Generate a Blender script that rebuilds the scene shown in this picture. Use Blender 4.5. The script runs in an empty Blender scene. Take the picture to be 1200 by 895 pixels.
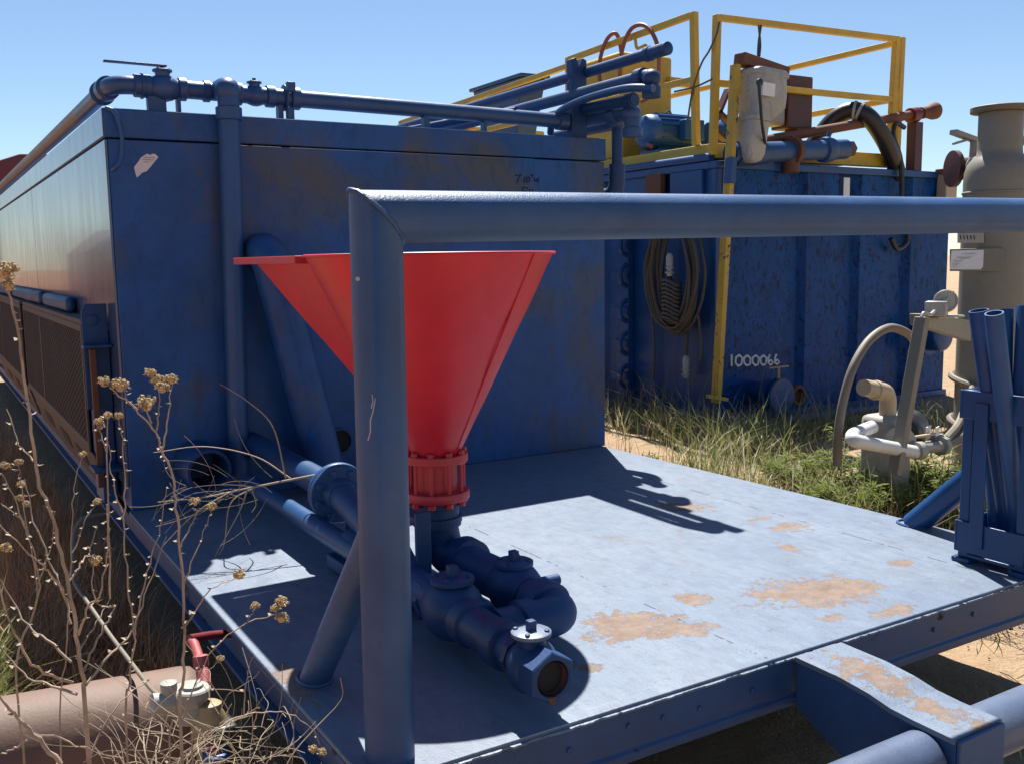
import bpy, math, random
from mathutils import Vector, Matrix
random.seed(7)
V = Vector
PI = math.pi
scn = bpy.context.scene
COL = scn.collection

# ------------------------------------------------------------------ camera
CAM = V((-0.6576, -4.0768, 0.9833)); YAW, PITCH, ROLL, FOC = 0.5451, 0.1251, -0.0157, 1139.75
cy, sy, cp, sp = math.cos(YAW), math.sin(YAW), math.cos(PITCH), math.sin(PITCH)
fw = V((sy*cp, cy*cp, -sp)); rt = V((cy, -sy, 0)); up = rt.cross(fw)
cr, sr = math.cos(ROLL), math.sin(ROLL)
rt2 = cr*rt + sr*up; up2 = -sr*rt + cr*up
def ray(x, y): return rt2*((x-600)/FOC) - up2*((y-447.5)/FOC) + fw
def at(x, y, X=None, Y=None, Z=None):
    """a point measured on the photograph, put on a known plane of the place"""
    d = ray(x, y)
    t = (X-CAM.x)/d.x if X is not None else (Y-CAM.y)/d.y if Y is not None else (Z-CAM.z)/d.z
    return CAM + d*t
cam = bpy.data.cameras.new('camera'); co = bpy.data.objects.new('camera', cam); COL.objects.link(co)
cam.sensor_width = 36; cam.lens = FOC/1200*36; cam.clip_start = .02; cam.clip_end = 3000
M = Matrix((rt2, up2, -fw)).transposed().to_4x4(); M.translation = CAM; co.matrix_world = M
scn.camera = co
GZ = -0.42

# ------------------------------------------------------------------ mesh builder
def frame(d):
    d = V(d).normalized()
    a = V((0,0,1)) if abs(d.z) < .9 else V((1,0,0))
    u = d.cross(a).normalized(); return u, d.cross(u).normalized(), d
class MB:
    def __init__(s): s.v = []; s.f = []
    def add(s, vs, fs):
        b = len(s.v); s.v += [V(p) for p in vs]; s.f += [tuple(i+b for i in f) for f in fs]; return s
    def box(s, c, d, rot=None):
        c = V(c); x, y, z = [k/2 for k in d]
        vs = [V(p) for p in [(-x,-y,-z),(x,-y,-z),(x,y,-z),(-x,y,-z),(-x,-y,z),(x,-y,z),(x,y,z),(-x,y,z)]]
        if rot is not None: vs = [rot @ p for p in vs]
        return s.add([c+p for p in vs], [(0,3,2,1),(4,5,6,7),(0,1,5,4),(1,2,6,5),(2,3,7,6),(3,0,4,7)])
    def b2(s, lo, hi): lo, hi = V(lo), V(hi); return s.box((lo+hi)/2, hi-lo)
    def bar(s, a, b, w, h=None, roll=0):
        a, b = V(a), V(b); h = h or w; d = (b-a); u, w_, d_ = frame(d)
        R = Matrix((u, w_, d_)).transposed() @ Matrix.Rotation(roll, 3, 'Z')
        return s.box((a+b)/2, (w, h, d.length), R)
    def tube(s, pts, r, n=12, cap=True, closed=False):
        pts = [V(p) for p in pts]; m = len(pts); rs = r if isinstance(r, (list, tuple)) else [r]*m
        b = len(s.v); pu = None
        for i, p in enumerate(pts):
            if closed: d = pts[(i+1) % m]-pts[i-1]
            else: d = pts[min(i+1, m-1)]-pts[max(i-1, 0)]
            if d.length < 1e-9: d = V((0,0,1))
            d.normalize()
            if pu is None: u = frame(d)[0]
            else:
                u = pu - d*pu.dot(d)
                u = u.normalized() if u.length > 1e-6 else frame(d)[0]
            pu = u; w = d.cross(u)
            for k in range(n):
                a = 2*PI*k/n; s.v.append(p+(u*math.cos(a)+w*math.sin(a))*rs[i])
        for i in range(m if closed else m-1):
            j = (i+1) % m
            for k in range(n):
                l = (k+1) % n; s.f.append((b+i*n+k, b+i*n+l, b+j*n+l, b+j*n+k))
        if cap and not closed:
            s.f.append(tuple(b+k for k in reversed(range(n)))); s.f.append(tuple(b+(m-1)*n+k for k in range(n)))
        return s
    def lathe(s, prof, o, d, n=32, cap=True):
        """prof: (radius, height along d)"""
        o = V(o); u, w, d = frame(d); b = len(s.v); m = len(prof)
        for r, h in prof:
            for k in range(n):
                a = 2*PI*k/n; s.v.append(o+d*h+(u*math.cos(a)+w*math.sin(a))*r)
        for i in range(m-1):
            for k in range(n):
                l = (k+1) % n; s.f.append((b+i*n+k, b+i*n+l, b+(i+1)*n+l, b+(i+1)*n+k))
        if cap:
            s.f.append(tuple(b+k for k in reversed(range(n)))); s.f.append(tuple(b+(m-1)*n+k for k in range(n)))
        return s
    def prism(s, poly, vec):
        poly = [V(p) for p in poly]; vec = V(vec); n = len(poly)
        return s.add(poly+[p+vec for p in poly], [tuple(reversed(range(n))), tuple(range(n, 2*n))]+[(i, (i+1) % n, n+(i+1) % n, n+i) for i in range(n)])
    def ball(s, c, r, n=10, sq=(1,1,1), jit=0):
        c = V(c); b = len(s.v); m = max(4, n//2)
        s.v.append(c+V((0,0,r*sq[2])))
        for i in range(1, m):
            t = PI*i/m
            for k in range(n):
                a = 2*PI*k/n; q = r*(1+random.uniform(-jit, jit))
                s.v.append(c+V((math.sin(t)*math.cos(a)*sq[0], math.sin(t)*math.sin(a)*sq[1], math.cos(t)*sq[2]))*q)
        s.v.append(c-V((0,0,r*sq[2])))
        for k in range(n): s.f.append((b, b+1+k, b+1+(k+1) % n))
        for i in range(m-2):
            for k in range(n):
                p = b+1+i*n; s.f.append((p+k, p+n+k, p+n+(k+1) % n, p+(k+1) % n))
        e = b+1+(m-1)*n; p = b+1+(m-2)*n
        for k in range(n): s.f.append((e, p+(k+1) % n, p+k))
        return s
    def build(s, name, mat, parent=None, bevel=0, smooth=38, seg=2, at0=None, recalc=True):
        import bmesh
        o0 = V((0,0,0))
        if parent is not None:
            q = parent
            while q is not None: o0 = o0+q.location; q = q.parent
        elif at0 is not None: o0 = V(at0)
        me = bpy.data.meshes.new(name); me.from_pydata([p-o0 for p in s.v], [], s.f); me.update()
        if recalc:
            bm = bmesh.new(); bm.from_mesh(me); bmesh.ops.recalc_face_normals(bm, faces=bm.faces); bm.to_mesh(me); bm.free()
        me.materials.append(mat)
        if smooth:
            for p in me.polygons: p.use_smooth = True
            me.set_sharp_from_angle(angle=math.radians(smooth))
        o = bpy.data.objects.new(name, me); COL.objects.link(o)
        if parent is not None: o.parent = parent
        elif at0 is not None: o.location = at0
        if bevel:
            m = o.modifiers.new('bevel', 'BEVEL'); m.width = bevel; m.segments = seg; m.limit_method = 'ANGLE'; m.angle_limit = math.radians(40)
            m.harden_normals = False
        return o
def tag(o, label, cat, group=None, kind=None):
    if label: o['label'] = label
    if cat: o['category'] = cat
    if group: o['group'] = group
    if kind: o['kind'] = kind
    return o
def thing(name, label, cat, loc, group=None):
    o = bpy.data.objects.new(name, None); COL.objects.link(o); o.location = loc; o.empty_display_size = .1
    return tag(o, label, cat, group)
def fillet(pts, R, n=8):
    pts = [V(p) for p in pts]; out = [pts[0]]
    for i in range(1, len(pts)-1):
        a, b, c = pts[i-1], pts[i], pts[i+1]
        d1, d2 = (a-b), (c-b); r = min(R, d1.length*.49, d2.length*.49)
        d1.normalize(); d2.normalize(); p, q = b+d1*r, b+d2*r
        for k in range(n+1):
            t = k/n; out.append(p*(1-t)**2+b*2*t*(1-t)+q*t*t)
    return out+[pts[-1]]
def smoothline(pts, n=6):
    pts = [V(p) for p in pts]; P = [pts[0]*2-pts[1]]+pts+[pts[-1]*2-pts[-2]]; out = []
    for i in range(1, len(P)-2):
        for k in range(n):
            t = k/n; a, b, c, d = P[i-1], P[i], P[i+1], P[i+2]
            out.append(.5*((2*b)+(c-a)*t+(2*a-5*b+4*c-d)*t*t+(-a+3*b-3*c+d)*t**3))
    return out+[pts[-1]]
def hollow(ro, ri, L, lip=.006):
    return [(ri, L-.25*min(L, .6)), (ri, L), (ro-lip*.3, L), (ro, L-lip*.3), (ro, 0)]

# ------------------------------------------------------------------ materials
class NT:
    def __init__(s, name):
        s.m = bpy.data.materials.new(name); s.m.use_nodes = True; s.t = s.m.node_tree; s.n = s.t.nodes; s.l = s.t.links
        s.p = s.n['Principled BSDF']; s.tc = s.n.new('ShaderNodeTexCoord')
    def co(s, scale=None):
        o = s.tc.outputs['Object']
        if scale:
            m = s.n.new('ShaderNodeMapping'); m.inputs['Scale'].default_value = scale; s.l.new(o, m.inputs['Vector']); o = m.outputs[0]
        return o
    def noise(s, scale, detail=4, rough=.55, vec=None, dist=0):
        x = s.n.new('ShaderNodeTexNoise'); x.inputs['Scale'].default_value = scale; x.inputs['Detail'].default_value = detail
        x.inputs['Roughness'].default_value = rough; x.inputs['Distortion'].default_value = dist
        s.l.new(vec or s.co(), x.inputs['Vector']); return x.outputs['Fac']
    def ramp(s, v, a, b, c0=0, c1=1):
        x = s.n.new('ShaderNodeMapRange'); x.inputs[1].default_value = a; x.inputs[2].default_value = b; x.inputs[3].default_value = c0; x.inputs[4].default_value = c1
        s.l.new(v, x.inputs[0]); return x.outputs[0]
    def math(s, op, a, b=None):
        x = s.n.new('ShaderNodeMath'); x.operation = op
        for i, q in enumerate((a, b)):
            if q is None: continue
            if isinstance(q, (int, float)): x.inputs[i].default_value = q
            else: s.l.new(q, x.inputs[i])
        return x.outputs[0]
    def mix(s, fac, a, b):
        x = s.n.new('ShaderNodeMix'); x.data_type = 'RGBA'
        for i, q in ((0, fac), (6, a), (7, b)):
            if isinstance(q, (int, float)): x.inputs[i].default_value = q
            elif isinstance(q, (tuple, list)): x.inputs[i].default_value = (*q, 1)
            else: s.l.new(q, x.inputs[i])
        return x.outputs[2]
    def bump(s, h, strength=.3, dist=.01):
        x = s.n.new('ShaderNodeBump'); x.inputs['Strength'].default_value = strength; x.inputs['Distance'].default_value = dist
        s.l.new(h, x.inputs['Height']); s.l.new(x.outputs[0], s.p.inputs['Normal']); return x
    def set(s, color=None, rough=None, metal=None, coat=None, spec=None):
        for k, q in (('Base Color', color), ('Roughness', rough), ('Metallic', metal), ('Coat Weight', coat), ('Specular IOR Level', spec)):
            if q is None: continue
            i = s.p.inputs[k]
            if isinstance(q, (int, float)): i.default_value = q
            elif isinstance(q, (tuple, list)): i.default_value = (*q, 1)
            else: s.l.new(q, i)
        return s.m
RUST = (.13, .05, .025)
def paint(name, base, rough=.45, var=.35, chips=.0, chipcol=RUST, faded=None, fade=.0, stain=None, stainamt=0, scale=1, bump=.12, spec=.5, orange=0, flecks=0, fleckscale=18, fleckmul=.5, runs=0, runcol=(.06,.045,.03), buckle=0):
    t = NT(name)
    n1 = t.noise(3*scale, 5, .6); n2 = t.noise(22*scale, 4, .6)
    dk = tuple(c*(1-var) for c in base); lt = tuple(min(1, c*(1+var)) for c in base)
    c = t.mix(t.ramp(n1, .3, .7), dk, lt)
    c = t.mix(t.ramp(n2, .35, .75, 0, .35), c, tuple(q*.7 for q in base))
    if faded: c = t.mix(t.ramp(t.noise(5*scale, 6, .65), .5, .72, 0, fade), c, faded)
    if stain: c = t.mix(t.ramp(t.noise(1.7*scale, 5, .6, dist=.4), .52, .68, 0, stainamt), c, stain)
    if flecks:
        fk = t.ramp(t.noise(fleckscale, 6, .72, vec=t.co((1, 1, .5)), dist=.8), .53, .58)
        c = t.mix(t.math('MULTIPLY', fk, flecks), c, tuple(q*fleckmul for q in base))
    if runs:
        rn = t.math('MULTIPLY', t.ramp(t.noise(11, 5, .65, vec=t.co((1, 1, .07))), .55, .68), t.ramp(t.noise(2.3, 4, .6), .46, .62))
        c = t.mix(t.math('MULTIPLY', rn, runs), c, runcol)
    h = n2
    if chips:
        ch = t.ramp(t.noise(14*scale, 8, .7), .72-chips, .735-chips)
        c = t.mix(ch, c, chipcol); h = t.math('SUBTRACT', n2, t.math('MULTIPLY', ch, .6))
        r = t.math('ADD', t.math('MULTIPLY', ch, .35), t.ramp(n1, .3, .7, rough-.06, rough+.08))
    else: r = t.ramp(n1, .3, .7, rough-.06, rough+.08)
    hh = t.math('ADD', t.math('MULTIPLY', h, .5), t.math('MULTIPLY', t.noise(120, 3, .6), .35))
    if orange: hh = t.math('ADD', hh, t.math('MULTIPLY', t.noise(orange, 2, .5), 1.2))
    bn = t.bump(hh, bump, .004)
    if buckle:
        b0 = t.n.new('ShaderNodeBump'); b0.inputs['Strength'].default_value = buckle; b0.inputs['Distance'].default_value = .05
        t.l.new(t.noise(1.6, 2, .5), b0.inputs['Height']); t.l.new(b0.outputs[0], bn.inputs['Normal'])
    return t.set(c, r, spec=spec)
BLUE = (.020, .045, .135)
m_tank = paint('tank_blue_paint', (.015, .076, .235), .42, .3, .0, faded=(.04, .09, .18), fade=.5, stain=(.085, .078, .05), stainamt=.8, scale=.9, spec=.28, flecks=.3, runs=.55, buckle=.35)
m_blue = paint('blue_pipe_paint', (.020, .070, .185), .4, .2, .015, faded=(.06, .10, .22), fade=.35, bump=.25, spec=.4)
m_rail = paint('blue_rail_paint', (.024, .074, .19), .42, .25, .012, chipcol=(.10,.13,.19), faded=(.055, .11, .22), fade=.45, bump=.3, orange=330, spec=.38, runs=.25, runcol=(.05,.085,.16))
m_dark = paint('dark_blue_fitting_paint', (.010, .046, .140), .5, .35, .02, chipcol=(.05,.03,.02), bump=.35, spec=.35)
m_fasc = paint('fascia_blue_paint', (.028, .070, .17), .5, .25, .095, chipcol=(.03, .018, .014), bump=.3)
m_red = paint('red_hopper_paint', (.58, .022, .040), .42, .16, .012, chipcol=(.30,.02,.03), faded=(.50, .055, .065), fade=.5, bump=.15, runs=.35, runcol=(.42,.07,.06), buckle=.25)
m_redd = paint('red_flange_paint', (.50, .026, .040), .45, .25, .02, chipcol=(.25,.02,.02), bump=.3)
m_t2 = paint('bright_blue_tank_paint', (.003, .056, .215), .36, .3, .0, faded=(.01, .075, .22), fade=.5, bump=.4, orange=24, flecks=.9, fleckscale=24, fleckmul=.25, spec=.13, runs=.35, runcol=(.03,.035,.06), buckle=.3)
m_t2s = paint('bright_blue_smooth_paint', (.004, .052, .19), .42, .3, .02, chipcol=(.02, .015, .02), bump=.2)
m_rack = paint('rack_blue_paint', (.006, .048, .155), .38, .25, .02, chipcol=(.05, .02, .012), bump=.25)
m_motor = paint('motor_blue_paint', (.014, .085, .25), .4, .2, .02, bump=.2)
m_yel = paint('yellow_rail_paint', (.52, .335, .035), .5, .2, .035, chipcol=(.16, .10, .04), bump=.2)
m_yelw = paint('chipped_yellow_paint', (.50, .32, .035), .5, .2, .13, chipcol=(.06, .06, .07), bump=.3)
m_grey = paint('grey_tower_paint', (.185, .172, .138), .5, .1, .008, chipcol=(.12, .08, .05), bump=.15)
m_flr = paint('rust_edged_grey', (.16, .125, .09), .65, .25, .10, chipcol=(.07,.035,.02), bump=.3)
m_white = paint('white_plastic', (.62, .62, .60), .45, .12, .02, chipcol=(.2, .17, .13))
m_lamp = paint('weathered_lamp_grey', (.36, .36, .34), .5, .2, .04, chipcol=(.10, .09, .08), flecks=.4)
m_rust = paint('rusted_steel', (.13, .05, .028), .75, .45, .05, chipcol=(.05, .02, .015), bump=.5)
m_brown = paint('dark_red_steel', (.075, .02, .018), .5, .3, .03)
m_maroon = paint('maroon_paint', (.14, .015, .02), .4, .25, .01)
m_black = paint('black_rubber', (.013, .013, .014), .42, .3, 0)
m_hose = paint('grey_hose', (.17, .145, .11), .6, .2, 0)
m_cable = paint('dusty_cable', (.075, .06, .045), .6, .25, 0)
m_orng = paint('orange_hose_rubber', (.24, .075, .04), .5, .2, 0)
m_pvc = paint('tan_pvc', (.42, .33, .22), .5, .15, 0)
m_zinc = paint('zinc_plated_steel', (.36, .355, .33), .4, .3, .03, chipcol=(.12,.08,.05), flecks=.4)
m_bottle = paint('brown_cylinder_paint', (.135, .078, .055), .65, .3, .03, chipcol=(.07,.04,.03), faded=(.19, .125, .09), fade=.6, bump=.5)
m_vdust = paint('dusty_plated_valve', (.34, .33, .31), .55, .35, .05, chipcol=(.12,.09,.07), bump=.4, scale=4)
m_cast = paint('cast_grey_metal', (.30, .29, .26), .5, .25, .03)
m_brass = paint('pale_brass_casting', (.33, .26, .14), .55, .35, .07, chipcol=(.12,.09,.06), bump=.5)
m_pinkred = paint('worn_red_fitting', (.30, .05, .055), .6, .4, .09, chipcol=(.4, .33, .3))
m_hole = NT('dark_pipe_inside').set((.006, .006, .007), .8)
m_paper = paint('torn_white_label', (.62, .58, .58), .7, .1, 0)
m_ink = NT('black_ink').set((.01, .01, .014), .6)
m_wpaint = paint('white_marker_paint', (.72, .72, .72), .6, .1, 0)
m_stem = paint('dry_stem', (.31, .24, .175), .8, .5, 0, scale=6)
m_flower = paint('dry_flower_head', (.36, .26, .13), .9, .55, 0, faded=(.66,.55,.36), fade=.9, scale=60)
m_dead = paint('dead_twig', (.33, .27, .19), .8, .3, 0, scale=6)

def leafmat(name, a, b, trans=.25):
    t = NT(name); c = t.mix(t.ramp(t.noise(6, 3), .35, .65), a, b)
    t.set(c, .55); t.p.inputs['Subsurface Weight'].default_value = 0
    tr = t.n.new('ShaderNodeBsdfTranslucent'); t.l.new(c, tr.inputs['Color'])
    ms = t.n.new('ShaderNodeMixShader'); ms.inputs[0].default_value = trans
    t.l.new(t.p.outputs[0], ms.inputs[1]); t.l.new(tr.outputs[0], ms.inputs[2]); t.l.new(ms.outputs[0], t.n['Material Output'].inputs[0]); return t.m
m_gdry = leafmat('dry_grass_blades', (.17, .115, .055), (.26, .18, .09))
m_gred = leafmat('brown_grass_blades', (.36, .17, .08), (.55, .31, .15))
m_ggrn = leafmat('green_grass_blades', (.13, .16, .045), (.25, .25, .09), .4)
m_leaf = leafmat('green_weed_leaves', (.14, .19, .04), (.24, .27, .09), .45)
m_straw = leafmat('straw_grass_blades', (.30, .23, .12), (.40, .31, .17), .25)

# sand
def sand():
    t = NT('sandy_ground'); a = t.noise(.8, 6, .6); b = t.noise(9, 6, .65); d = t.noise(90, 3, .7)
    c = t.mix(t.ramp(a, .3, .7), (.30, .205, .125), (.36, .26, .16)); c = t.mix(t.ramp(b, .45, .75, 0, .6), c, (.24, .16, .095))
    c = t.mix(t.ramp(d, .55, .75, 0, .5), c, (.18, .12, .07))
    sx_ = t.n.new('ShaderNodeSeparateXYZ'); t.l.new(t.co(), sx_.inputs[0])
    c = t.mix(t.ramp(t.math('ADD', sx_.outputs[0], t.math('MULTIPLY', b, .3)), .10, -.05, 0, .85), c, (.30, .145, .075))
    t.bump(t.math('ADD', t.math('MULTIPLY', b, 1.0), t.math('MULTIPLY', d, .25)), .8, .05)
    return t.set(c, .9, spec=.2)
m_sand = sand()

# deck: worn blue plate with bare patches of its own shape and two weld seams
def deck_material():
    t = NT('worn_deck_paint'); sepn = t.n.new('ShaderNodeSeparateXYZ'); t.l.new(t.co(), sepn.inputs[0]); X, Y = sepn.outputs[0], sepn.outputs[1]
    n1 = t.noise(2.2, 6, .6); n2 = t.noise(16, 6, .65); sx = t.noise(30, 5, .7, vec=t.co((1, .35, 1)))
    c = t.mix(t.ramp(n1, .3, .7), (.102, .145, .215), (.142, .182, .242))
    c = t.mix(t.ramp(sx, .42, .68, 0, .75), c, (.085, .112, .17))
    c = t.mix(t.ramp(t.noise(75, 4, .75, vec=t.co((.5, 1, 1))), .60, .66, 0, .7), c, (.05, .068, .11))
    c = t.mix(t.ramp(t.noise(60, 4, .7, vec=t.co((.4, 1, 1))), .62, .70, 0, .6), c, (.21, .225, .245))
    c = t.mix(t.ramp(n2, .62, .74, 0, .5), c, (.06, .08, .13))
    dn = t.math('MULTIPLY', t.math('SUBTRACT', t.noise(6, 8, .72), .5), 4.2); dn2 = t.math('MULTIPLY', t.math('SUBTRACT', t.noise(34, 6, .75), .5), 3.4)
    pert = t.math('ADD', dn, dn2); mask = None
    spots = [(.90,-2.09,.15,.10,-.5),(.99,-2.16,.10,.05,-.5),(1.50,-2.13,.17,.12,-.3),(1.58,-2.17,.12,.10,-.3),(1.41,-2.10,.10,.05,-.3),(1.99,-1.645,.08,.05,0),(1.86,-1.21,.07,.10,.3),
             (1.565,-2.40,.07,.03,0),(1.965,-2.14,.04,.03,0),(1.41,-2.345,.035,.03,0),(1.80,-1.83,.03,.06,0),(1.20,-2.02,.05,.04,0),(1.22,-2.61,.06,.12,0),(1.21,-2.78,.05,.13,0),
             (.62,-2.2,.03,.02,0),(.66,-2.24,.025,.02,0),(1.98,-1.50,.06,.025,0),(.03,-1.95,.03,.16,0)]
    for (x, y, rx, ry, a) in spots:
        dx = t.math('SUBTRACT', X, x); dy = t.math('SUBTRACT', Y, y); ca, sa = math.cos(a), math.sin(a)
        u = t.math('ADD', t.math('MULTIPLY', dx, ca/rx), t.math('MULTIPLY', dy, sa/rx)); v = t.math('ADD', t.math('MULTIPLY', dx, -sa/ry), t.math('MULTIPLY', dy, ca/ry))
        q = t.math('SQRT', t.math('ADD', t.math('MULTIPLY', u, u), t.math('MULTIPLY', v, v))); q = t.math('SUBTRACT', 1, q)
        mask = q if mask is None else t.math('MAXIMUM', mask, q)
    raw = t.math('ADD', mask, pert); mk = t.math('MULTIPLY', t.ramp(raw, -.02, .16), t.ramp(t.noise(48, 5, .7), .36, .46, .25, 1))
    c = t.mix(t.math('MULTIPLY', t.ramp(raw, -.30, -.02), t.ramp(t.noise(60, 5, .7), .50, .60, 0, .55)), c, (.07, .062, .07))
    scv = t.n.new('ShaderNodeMapping'); scv.inputs['Rotation'].default_value = (0, 0, .7); scv.inputs['Scale'].default_value = (1.5, 26, 1); t.l.new(t.co(), scv.inputs['Vector'])
    c = t.mix(t.math('MULTIPLY', t.ramp(t.noise(3, 3, .6, vec=scv.outputs[0]), .66, .70, 0, .35), t.ramp(n1, .45, .6)), c, (.24, .25, .26))
    c = t.mix(t.ramp(t.noise(1.4, 5, .65, dist=.5), .55, .75, 0, .35), c, (.12, .115, .115))
    c = t.mix(mk, c, t.mix(t.ramp(t.noise(25, 4, .7), .4, .65), (.15, .104, .080), (.21, .150, .112)))
    # brown dusty stains
    c = t.mix(t.ramp(t.noise(3.1, 4, .6, dist=.6), .66, .74, 0, .55), c, (.085, .06, .045))
    seam = None
    for x0 in (1.045, 2.09):
        d = t.math('ABSOLUTE', t.math('SUBTRACT', t.math('ADD', X, t.math('MULTIPLY', Y, .02 if x0 < 2 else 0)), x0-(.035 if x0 < 2 else 0)))
        s_ = t.math('LESS_THAN', d, .0028); seam = s_ if seam is None else t.math('MAXIMUM', seam, s_)
    seam = t.math('MULTIPLY', seam, t.ramp(t.noise(9, 4, .7, vec=t.co((.05, 1, 1))), .5, .53))
    c = t.mix(seam, c, (.012, .014, .02))
    h = t.math('ADD', t.math('MULTIPLY', sx, .6), t.math('MULTIPLY', t.noise(150, 3, .6), .5)); h = t.math('SUBTRACT', h, t.math('ADD', t.math('MULTIPLY', mk, .5), seam))
    t.bump(h, .5, .004)
    return t.set(c, t.math('ADD', t.ramp(n2, .3, .7, .44, .56), t.math('MULTIPLY', mk, .35)), spec=.5)
m_deck = deck_material()
# glossy side sheet of the first tank
def gloss_side():
    t = NT('glossy_side_sheet'); st = t.noise(6, 5, .6, vec=t.co((1, 1.5, .35)))
    c = t.mix(t.ramp(st, .35, .7), (.03, .055, .12), (.055, .085, .15))
    t.bump(t.math('ADD', t.noise(1.5, 2, .5), t.math('MULTIPLY', t.noise(80, 2), .002)), .06, .02)
    return t.set(c, t.ramp(st, .3, .75, .17, .28), spec=.7, coat=.2)
m_side = gloss_side()

# ------------------------------------------------------------------ world and sun
w = bpy.data.worlds.new('World'); scn.world = w; w.use_nodes = True
nt = w.node_tree; bg = nt.nodes['Background']; sky = nt.nodes.new('ShaderNodeTexSky'); sky.sky_type = 'NISHITA'; sky.sun_disc = False
SD = V((.413, .818, 1.58)).normalized()
sky.sun_elevation = math.asin(SD.z); sky.sun_rotation = math.atan2(SD.x, SD.y); sky.altitude = 900; sky.air_density = 1.0; sky.dust_density = .12; sky.ozone_density = 3.0
nt.links.new(sky.outputs[0], bg.inputs[0]); bg.inputs[1].default_value = .057
sl = bpy.data.lights.new('sun', 'SUN'); so = bpy.data.objects.new('sun', sl); COL.objects.link(so); sl.energy = 4.9; sl.angle = math.radians(.5); sl.color = (1, .955, .88)
so.rotation_euler = SD.to_track_quat('Z', 'Y').to_euler(); so.location = (4, 8, 12)
scn.view_settings.view_transform = 'Standard'; scn.view_settings.look = 'None'; scn.view_settings.gamma = 1; scn.view_settings.exposure = 1.2
scn.render.engine = 'CYCLES'; scn.cycles.max_bounces = 8

# ------------------------------------------------------------------ ground
def ground():
    b = MB(); import mathutils
    xs = [-400,-120,-40,-15,-6]+[-3+.1*i for i in range(121)]+[11,14,20,40,120,400]; ys = [-400,-120,-40,-15,-7]+[-4+.1*i for i in range(111)]+[9,14,20,40,120,400]
    for y in ys:
        for x in xs:
            z = GZ
            if -3 <= x <= 9.1 and -4 <= y <= 7.1: z += .025*mathutils.noise.noise(V((x*1.3, y*1.3, 0)))+.012*mathutils.noise.noise(V((x*5, y*5, 3)))
            b.v.append(V((x, y, z)))
    n = len(xs)
    for j in range(len(ys)-1):
        for i in range(n-1): b.f.append((j*n+i, j*n+i+1, (j+1)*n+i+1, (j+1)*n+i))
    o = b.build('ground', m_sand); o['kind'] = 'structure'
ground()

# ------------------------------------------------------------------ first tank on its skid
T = thing('skid_tank', 'long blue steel tank on a skid with an open deck and handrail in front', 'tank', (0, 0, GZ))
L = 9.6
MB().b2((.012, 0, .0008), (2.385, L, 1.468)).build('tank_body', m_tank, T, bevel=.004)
MB().b2((-.001, -.004, 1.474), (2.394, L+.004, 1.585)).build('top_band', m_tank, T, bevel=.005)
# front face lower right runs in slightly; side sheets with a joint
for y0, y1 in ((.006, 2.79), (2.80, 5.6), (5.61, 8.2)):
    MB().b2((.001, y0, .10), (.011, y1, 1.466)).build('side_sheet', m_side, T, bevel=.002)
MB().b2((-.0045, -.0015, 1.4775), (-.0012, 8.2, 1.582)).build('side_sheet', m_side, T)
# deck plate
b = MB().prism([(0,-2.45,-.012),(2.44,-2.45,-.012),(2.425,-1.6,-.012),(2.37,.03,-.012),(0.015,.03,-.012),(0,0,-.012)], (0,0,.012)); b.build('deck', m_deck, T, bevel=.003)
# front channel
b = MB().prism([(.0,-2.447,-.0135),(.0,-2.447,-.105),(.0,-2.456,-.115),(.0,-2.456,-.134),(.0,-2.38,-.14),(.0,-2.38,-.128),(.0,-2.43,-.122),(.0,-2.43,-.0135)], (2.44,0,0))
fb = b.build('front_beam', m_fasc, T, bevel=.002)
b = MB(); nseg = 420; vs = []; w_ = .006
for k in range(nseg+1):
    x = 2.44*k/nseg
    if random.random() < .35: w_ = random.choice((.0075,.007,.0065,.008,.005,.003,.0012))
    vs += [(x,-2.4502,-.0075), (x,-2.451-w_+random.uniform(-.0005,.0005),-.008-random.uniform(0,.001)), (x,-2.4512-w_,-.0133), (x,-2.4502,-.0133)]
b.add(vs, [(4*k+i, 4*k+(i+1) % 4, 4*k+4+(i+1) % 4, 4*k+4+i) for k in range(nseg) for i in range(4)])
b.build('edge_flange', m_deck, fb, smooth=20)
for x in (.46,.62,.72,.83,1.0,1.7,1.88):
    MB().lathe([(.007,0),(.007,.004),(.003,.006)], (x,-2.447,-.05-.02*random.random()), (0,-1,0), 10).build('rivet', m_fasc, fb)
# side channels
for x, s_ in ((0, 1), (2.40, -1)):
    b = MB().b2((x, -2.42, -.0245), (x+.07*s_, L, -.0135)).b2((x+.028*s_, -2.42, -.118), (x+.04*s_, L, -.025)).b2((x, -2.42, -.13), (x+.07*s_, L, -.1185))
    b.build('side_beam', m_fasc, T, bevel=.002)
for x in (.35, 1.2, 2.0): MB().b2((x-.05,-1.5,GZ-.02), (x+.05,L-.2,-.131)).build('skid_runner', m_fasc, T, bevel=.004)
# tow bracket and pull bar
for x in (1.136, 1.292-.014):
    MB().prism([(x,-2.462,-.018),(x,-2.62,-.022),(x,-2.70,-.03),(x,-2.80,-.045),(x,-2.90,-.045),(x,-2.90,-.2),(x,-2.80,-.24),(x,-2.60,-.20),(x,-2.462,-.135)], (.014,0,0)).build('bracket_side', m_rail, T, bevel=.002)
prof = [(-2.462,-.004),(-2.60,-.006),(-2.68,-.014),(-2.74,-.026),(-2.80,-.03),(-2.90,-.032)]
b = MB()
for i in range(len(prof)-1):
    (y0,z0),(y1,z1) = prof[i], prof[i+1]
    b.add([(1.13,y0,z0),(1.298,y0,z0),(1.298,y1,z1),(1.13,y1,z1),(1.13,y0,z0-.012),(1.298,y0,z0-.012),(1.298,y1,z1-.012),(1.13,y1,z1-.012)], [(0,1,2,3),(7,6,5,4),(0,4,5,1),(3,2,6,7),(1,5,6,2),(0,3,7,4)])
b.build('bracket_plate', m_deck, T)
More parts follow.
